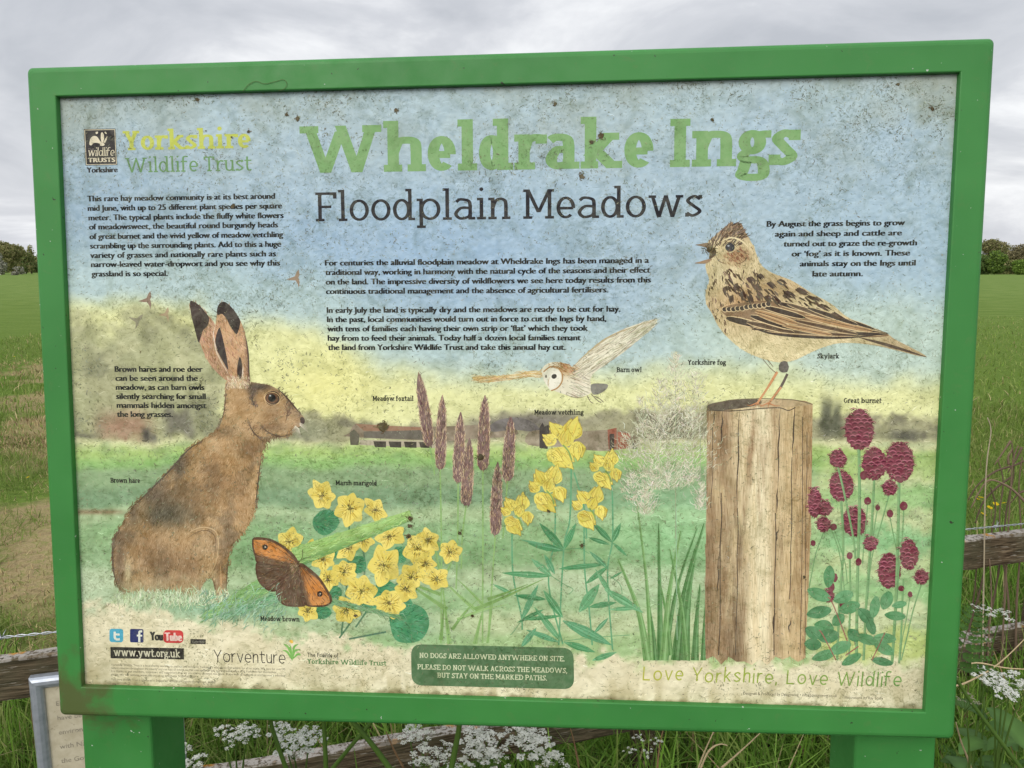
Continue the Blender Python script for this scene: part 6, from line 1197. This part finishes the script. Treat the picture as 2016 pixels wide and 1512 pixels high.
def fern_mesh(seed):
    r0 = np.random.default_rng(seed); V = []; Fc = []; C = []
    def lf(p, d, ln, w_, c):
        d = d/np.linalg.norm(d); s_ = np.cross(d, [0, 0, 1]); b0 = len(V); V.extend([p, p+d*ln*.5+s_*w_, p+d*ln+np.array([0, 0, -.1*ln]), p+d*ln*.5-s_*w_]); Fc.append((b0, b0+1, b0+2, b0+3)); C.extend([c]*4)
    for i in range(9):
        s_ = i/9; p = np.array([.02+.13*s_, 0, .05*math.sin(s_*2.2)]); sp_ = .055*(1-s_)+.012
        for sd_ in (-1, 1):
            d = np.array([.6, sd_, .1]); d /= np.linalg.norm(d)
            for j in range(6):
                q = p+d*sp_*(j+.5)/6; c = tuple(np.array((.055, .12, .025))*r0.uniform(.75, 1.4)); l_ = sp_*.32*(1-j/8)
                for e_ in (-1, 1): lf(q, d+np.array([.5*e_, -.5*e_*sd_, .2]), l_, l_*.3, c)
    b0 = len(V); V.extend([np.array(v) for v in ((0, -.001, 0), (0, .001, 0), (.15, .0005, .04), (.15, -.0005, .04))]); Fc.append((b0, b0+1, b0+2, b0+3)); C.extend([(.08, .13, .03)]*4)
    me = bpy.data.meshes.new('leaf'); me.from_pydata([tuple(v) for v in V], [], Fc); a_ = me.color_attributes.new('Col', 'FLOAT_COLOR', 'POINT'); c4 = np.ones((len(V), 4), np.float32); c4[:, :3] = C; a_.data.foreach_set('color', c4.ravel()); me.materials.append(LEAF); me.update(); return me
FERN = [fern_mesh(1), fern_mesh(2)]
STEMC = (.085, .15, .03)
def bez(a_, b_, c_, n_=9): return [tuple(np.array(a_)*(1-s_)**2+2*np.array(b_)*s_*(1-s_)+np.array(c_)*s_*s_) for s_ in np.linspace(0, 1, n_)]
def inst(me, name, parent, loc, rot=(0, 0, 0), sc_=1.0):
    o = link(bpy.data.objects.new(name, me), parent); o.location = loc; o.rotation_euler = rot; o.scale = (sc_,)*3; return o
def parsley(label, heads, base, leaves=6, um=None, grp='cow parsley flowering along the fence', tint=STEMC):
    """heads: (px, py, Y, scale); base: (px, Y) of the root"""
    bp_ = at(base[0], 1500, base[1]); root = Vector((bp_.x, base[1], 0)); o = props(empty('cow_parsley', root), label, 'plant', grp); pths = []
    hp = [at(*h_[:3])-root for h_ in heads]; mean = sum(hp, Vector())/len(hp); fork = mean*.72; fork.z = max(.08, mean.z*.66)
    pths.append((bez((0, 0, 0), (fork.x*.2, fork.y*.2, fork.z*.6), tuple(fork)), np.linspace(.0042, .003, 9)))
    for h_, p in zip(heads, hp):
        k_ = h_[3]; me = UM[um if um is not None else random.randrange(3)]; tip = p-Vector((0, 0, .036*k_)); pths.append((bez(tuple(fork), (fork.x+(tip.x-fork.x)*.35, fork.y+(tip.y-fork.y)*.35, fork.z+(tip.z-fork.z)*.7), tuple(tip)), np.linspace(.0028, .0014, 9)))
        inst(me, 'flower_head', o, p, (random.uniform(-.25, .1)+.15, random.uniform(-.2, .2), random.uniform(0, 6.28)), k_)
    tube_mesh(pths, 'stem', LEAF, o, tint)
    for i in range(leaves):
        s_ = random.uniform(.3, .95); q = fork*s_; inst(random.choice(FERN), 'leaf', o, q, (random.uniform(-.3, .3), random.uniform(-.5, .2), random.uniform(0, 6.28)), random.uniform(.7, 1.2))
    return o
Yf = 1.46
parsley('white cow parsley in the corner beside the left green post', [(383, 1494, 1.42, 0.83), (374, 1512, 1.44, 0.69), (352, 1470, 1.5, 0.69)], (400, 1.46))
parsley('white cow parsley with loose heads right of the left green post', [(438, 1432, 1.5, 0.65), (462, 1452, 1.46, 0.78), (484, 1432, 1.47, 0.83)], (470, 1.5))
parsley('white cow parsley in front of the sloping rail, second clump from the left post', [(556, 1432, 1.45, 0.74), (606, 1444, 1.46, 0.96), (578, 1460, 1.42, 0.96)], (610, 1.48))
parsley('flat white cow parsley just above the sloping rail under the plaque', [(808, 1438, 1.5, 0.74), (836, 1444, 1.5, 0.74)], (815, 1.5))
parsley('dense white cow parsley mass low under the notice plaque', [(842, 1478, 1.4, 1.01), (868, 1490, 1.38, 1.05), (830, 1500, 1.42, 0.87), (880, 1468, 1.44, 0.78)], (860, 1.42))
parsley('tall crowded white cow parsley under the middle of the board', [(935, 1438, 1.42, 0.96), (962, 1452, 1.40, 1.10), (945, 1474, 1.38, 1.10), (975, 1486, 1.4, 0.96), (912, 1498, 1.38, 0.96)], (940, 1.42))
parsley('white cow parsley spilling down to the right of the plaque', [(1018, 1432, 1.44, 0.83), (1044, 1440, 1.42, 0.96), (1056, 1464, 1.4, 1.05), (1074, 1484, 1.4, 1.01), (1094, 1492, 1.42, 0.87)], (1060, 1.44))
parsley('small separate white cow parsley in long grass between the posts', [(1256, 1450, 1.42, 0.54), (1292, 1458, 1.42, 0.48), (1240, 1476, 1.4, 0.53), (1276, 1480, 1.4, 0.48)], (1262, 1.42), 2, 3)
parsley('flat white flower head on a thin stalk in front of the broken lower rail', [(1934, 1196, 1.75, .8), (1968, 1204, 1.75, .85)], (1908, 1.7), 1)
parsley('spreading white flower head at the right edge below the fence', [(1958, 1332, 1.5, 1.0), (1992, 1330, 1.52, .9), (1975, 1352, 1.48, .8), (2014, 1348, 1.5, .7)], (1950, 1.5), 2)
parsley('fading brownish flower head close to the frame corner', [(1906, 1374, 1.3, 1.1)], (1990, 1.34), 1, 4)
# stout green stalks crossing behind the board
def stalk_plant(label, pts, r_, Y):
    P = [at(x, y, Y) for x, y in pts]; d = P[-1]-P[-2]; e_ = P[-1].copy(); k_ = max(0, e_.z/max(-d.z, .02)); g_ = e_+d.normalized()*.35; g_.z = 0; root = g_; o = props(empty('cow_parsley_stalk', root), label, 'plant stalk', 'stout stalks behind the board')
    q = smooth([tuple(p-root) for p in P], False, 5); e1 = Vector(q[-1]); q += [tuple(e1*(1-s_)+d.normalized()*.12*s_*(1-s_)*2) for s_ in (.25, .5, .75, 1)]; tube_mesh([(q, np.linspace(r_*.75, r_*1.1, len(q)))], 'stem', LEAF, o, (.10, .18, .035), 8)
    for s_ in (-1, 1): inst(random.choice(FERN), 'leaf', o, P[0]-root, (random.uniform(-.3, .3), -.3, random.uniform(0, 6.28)), 1.0)
    tube_mesh([([tuple(P[0]-root+Vector((0, 0, -.012))), tuple(P[0]-root+Vector((0, 0, .012)))], [r_*1.1, r_*.9])], 'node_joint', LEAF, o, (.09, .10, .035), 8)
stalk_plant('stout green stalk leaning left of the others below the frame', [(524, 1330), (532, 1415), (548, 1470), (566, 1520)], .0042, 1.30)
stalk_plant('upright dark green stalk below the frame between two leaning ones', [(636, 1320), (637, 1410), (640, 1470), (642, 1520)], .0044, 1.28)
stalk_plant('thick green stalk leaning down to the right in front of the rail', [(664, 1385), (694, 1420), (736, 1470), (776, 1525)], .0052, 1.26)
stalk_plant('green stalk leaning down to the left across the thick one', [(770, 1370), (734, 1418), (690, 1470), (645, 1525)], .0042, 1.34)
stalk_plant('thick stalk rising among the white flowers under the plaque', [(912, 1340), (904, 1430), (896, 1475), (886, 1525)], .0058, 1.30)
stalk_plant('long pale stalk leaning out to the lower right of the frame corner', [(1880, 1330), (1905, 1372), (1955, 1440), (2010, 1512)], .0040, 1.28)
# broad-leaved weeds
def lance(name, parent, p, d, ln, w_, col):
    p = np.array(p); d = np.array(d, float); d /= np.linalg.norm(d); s_ = np.cross(d, [0, 0, 1]); s_ /= np.linalg.norm(s_)+1e-9; V = []; Fc = []; n_ = 7
    for i in range(n_):
        t_ = i/(n_-1); k_ = math.sin(math.pi*min(1, t_*.93+.05))**.8*w_/2+.0008; c_ = p+d*ln*t_+np.array([0, 0, -.35*ln*t_*t_]); wv_ = .12*k_*math.sin(t_*14)
        V += [tuple(c_-s_*(k_+wv_)+np.array([0, 0, .25*k_])), tuple(c_), tuple(c_+s_*(k_-wv_)+np.array([0, 0, .25*k_]))]
    for i in range(n_-1): Fc += [(3*i, 3*i+1, 3*i+4, 3*i+3), (3*i+1, 3*i+2, 3*i+5, 3*i+4)]
    C = np.array([np.array(col)*(1.35 if j % 3 == 1 else 1)*random.uniform(.92, 1.08) for j in range(len(V))]); mesh_np(name, V, Fc, LEAF, parent, C, smooth=True)
def weed(label, px, Y, H, n_, ln, w_, col, grp='broad leaved weeds along the fence'):
    p = at(px, 1500, Y); root = Vector((p.x, Y, 0)); o = props(empty('broad_leaved_weed', root), label, 'plant', grp); tube_mesh([(bez((0, 0, 0), (.01, .01, H*.5), (.02*random.uniform(-1, 1), 0, H)), np.linspace(.004, .002, 9))], 'stem', LEAF, o, STEMC)
    for i in range(n_):
        an = i*2.4+random.uniform(-.3, .3); z = H*(.25+.75*i/n_); lance('leaf', o, (0, 0, z), (math.cos(an), math.sin(an), random.uniform(.1, .6)), ln*random.uniform(.7, 1.15), w_*random.uniform(.8, 1.2), np.array(col)*random.uniform(.75, 1.2))
for args in (('pale green weed in the gap between the first two white flower clumps', 520, 1.5, .50, 14, .12, .05, (.09, .18, .045)), ('bushy weed spilling over the lower rail at the right', 1935, 1.72, .62, 16, .12, .05, (.08, .16, .04)), ('bright leafy weed low in the bottom right corner', 2005, 1.42, .48, 14, .15, .055, (.10, .19, .04)), ('green weed between the plaque flowers and the lone flower', 1160, 1.44, .50, 14, .12, .04, (.09, .17, .04)), ('weed with narrow leaves next to the inner side of the right post', 1470, 1.42, .46, 14, .15, .04, (.08, .17, .035)), ('leafy green weed by the white flowers next to the left post', 420, 1.62, .48, 14, .14, .055, (.07, .16, .042)), ('pale leafed weed in front of the fence post under the board', 1345, 1.34, .43, 12, .13, .045, (.085, .135, .045)), ('dark leafy weed low beside the right green post', 1560, 1.5, .40, 14, .13, .06, (.06, .135, .034)), ('broad glossy dock leaves at the bottom right corner', 1975, 1.36, .36, 10, .2, .065, (.10, .19, .045)), ('small leafy weed behind the right frame corner', 1900, 1.62, .52, 12, .11, .045, (.08, .16, .045)), ('tall leafy weed at the right picture edge under the fence', 2000, 1.8, .50, 14, .12, .05, (.085, .17, .045)), ('leafy weed hidden low behind the middle of the board', 1180, 1.62, .38, 10, .13, .05, (.045, .10, .025))): weed(*args)
# dead stems and straws by the fence on the right
def dead(name, label, cat, paths, Y, rad, col, grp=None):
    P0 = [[at(x, y, Y+dy) for x, y in pts] for pts, dy in paths]; low = min((p for q in P0 for p in q), key=lambda v: v.z); root = Vector((low.x, low.y, 0)); o = props(empty(name, root), label, cat, grp)
    for q, (pts, dy) in zip(P0, paths):
        s_ = smooth([tuple(p-root) for p in q], False, 5); m = len(s_); tube_mesh([(s_, np.linspace(rad*.45, rad, m)*np.array([random.uniform(.85, 1.15) for _ in range(m)]))], 'branch', VCOL, o, tuple(np.array(col)*random.uniform(.6, 1.25)), 6)
dead('bleached_stalk', 'single pale bleached stem standing tall beside the frame', 'dead stem', [([(1944, 822), (1951, 848), (1944, 900), (1940, 960), (1938, 1060), (1935, 1250), (1934, 1350)], 0)], 2.35, .0032, (.42, .35, .24))
dead('dead_shrub', 'tangle of dead brown branches beside the right fence rail', 'dead shrub', [([(1992, 872), (1996, 930), (1984, 990), (1976, 1050), (1962, 1150), (1940, 1260), (1930, 1330)], .05), ([(2004, 878), (1995, 905), (1990, 960), (1984, 1060), (1978, 1180), (1970, 1330)], 0), ([(1906, 985), (1925, 955), (1960, 928), (2000, 915), (2030, 900)], .04), ([(1912, 1000), (1930, 965), (1950, 945), (1988, 960), (2020, 990)], -.03), ([(1965, 905), (1975, 950), (1968, 1010), (1972, 1080), (1985, 1180), (1990, 1330)], .08), ([(1950, 960), (1960, 1000), (1950, 1060), (1930, 1160), (1905, 1250), (1900, 1330)], .02), ([(2012, 900), (2006, 960), (2010, 1060), (2002, 1180), (1998, 1330)], .03), ([(1958, 915), (1975, 890), (1990, 868)], .06), ([(1984, 930), (2000, 905), (2012, 880)], .02), ([(1920, 1030), (1935, 990), (1962, 960), (1990, 940)], .06), ([(1990, 990), (2008, 970), (2028, 965)], .0), ([(1925, 1080), (1920, 1150), (1910, 1230), (1905, 1330)], .05), ([(1948, 1100), (1952, 1180), (1946, 1260), (1944, 1340)], -.05), ([(1994, 880), (1990, 890), (1985, 900), (1986, 915)], .05)], 2.42, .0042, (.15, .105, .07))
for lb, pts, Y in (('long dry straw arching low across the lower right rail', [(2030, 1245), (1985, 1290), (1950, 1318), (1900, 1345), (1870, 1352)], 1.7), ('pale straw running level below the broken rail', [(2030, 1318), (1980, 1315), (1925, 1305), (1890, 1312)], 1.72), ('bent dry straw leaning under the board near its right post', [(1500, 1440), (1470, 1468), (1440, 1495), (1420, 1512)], 1.5), ('curled white dry grass blade under the board', [(1432, 1468), (1420, 1465), (1405, 1470), (1392, 1484), (1380, 1512)], 1.46), ('reddish dry stalk upright in front of the fence post', [(1306, 1436), (1300, 1460), (1296, 1490), (1294, 1515)], 1.6), ('thin brown stalk leaning in the grass right of the white flowers', [(1120, 1425), (1130, 1460), (1140, 1512)], 1.6), ('short dry stalk leaning left of the bent straw', [(1405, 1440), (1388, 1478), (1375, 1512)], 1.55), ('dry seed head stalk below the right frame corner', [(1882, 1422), (1892, 1460), (1904, 1490), (1912, 1515)], 1.35), ('brown twig slanting across the sloping rail', [(760, 1440), (775, 1475), (795, 1512)], 1.4)):
    dead('dry_straw', lb, 'straw', [(pts, 0)], Y, .0024, (.40, .31, .18) if 'brown' not in lb and 'reddish' not in lb else (.2, .12, .06), 'dry straws by the fence')
# buttercups
def buttercup_mesh():
    V = []; Fc = []; C = []
    for p in range(5):
        a3 = p*1.2566; d = np.array([math.cos(a3), math.sin(a3), .35]); s_ = np.array([-math.sin(a3), math.cos(a3), 0]); b0 = len(V); V += [(0, 0, 0), tuple(d*.007+s_*.006), tuple(d*.012+s_*.004), tuple(d*.012-s_*.004), tuple(d*.007-s_*.006)]; Fc.append(tuple(range(b0, b0+5))); C += [(.80, .58, .02)]*5
    b0 = len(V); V += [(.003*math.cos(q*1.05), .003*math.sin(q*1.05), .003) for q in range(6)]; Fc.append(tuple(range(b0, b0+6))); C += [(.5, .42, .03)]*6
    me = bpy.data.meshes.new('flower'); me.from_pydata(V, [], Fc); a_ = me.color_attributes.new('Col', 'FLOAT_COLOR', 'POINT'); c4 = np.ones((len(V), 4), np.float32); c4[:, :3] = C; a_.data.foreach_set('color', c4.ravel()); me.materials.append(PETAL); me.update(); return me
BC = buttercup_mesh()
def buttercup(px, py, Y, label, grp=None):
    p = at(px, py, Y); p.z = max(p.z, .08); o = props(empty('buttercup', (p.x, p.y, 0)), label, 'flower', grp); tube_mesh([(bez((0, 0, 0), (.01, 0, p.z*.6), (0, 0, p.z)), .0014)], 'stem', LEAF, o, STEMC, 5); inst(BC, 'flower', o, (0, 0, p.z), (.4, .1, px))
for px, py, Y in ((1924, 983, 3.3), (1931, 980, 3.35), (1960, 993, 3.2), (1976, 991, 3.25), (1936, 1013, 3.05), (1948, 1000, 3.15)): buttercup(px, py, Y, 'tiny yellow buttercup in the long grass right of the board', 'buttercups right of the board')
buttercup(55, 940, 5.0, 'lone yellow buttercup in short grass left of the board'); buttercup(28, 702, 11.5, 'far yellow buttercup speck by the worn path')
# a wisp of dry fibre on the top of the frame
w0 = [pan(x, y, .0012) for x, y in smooth([(478, 180), (490, 166), (505, 160), (520, 165), (540, 161), (558, 157), (565, 166), (558, 176), (548, 178)], False, 5)]
fib = tube_mesh([([BM @ Vector((p[0], p[1], .0012)) for p in w0], .00027)], 'plant_fibre', VCOL, None, (.10, .12, .04), 5); props(fib, 'wispy curled plant fibre stuck on the top rail of the green frame', 'plant fibre')
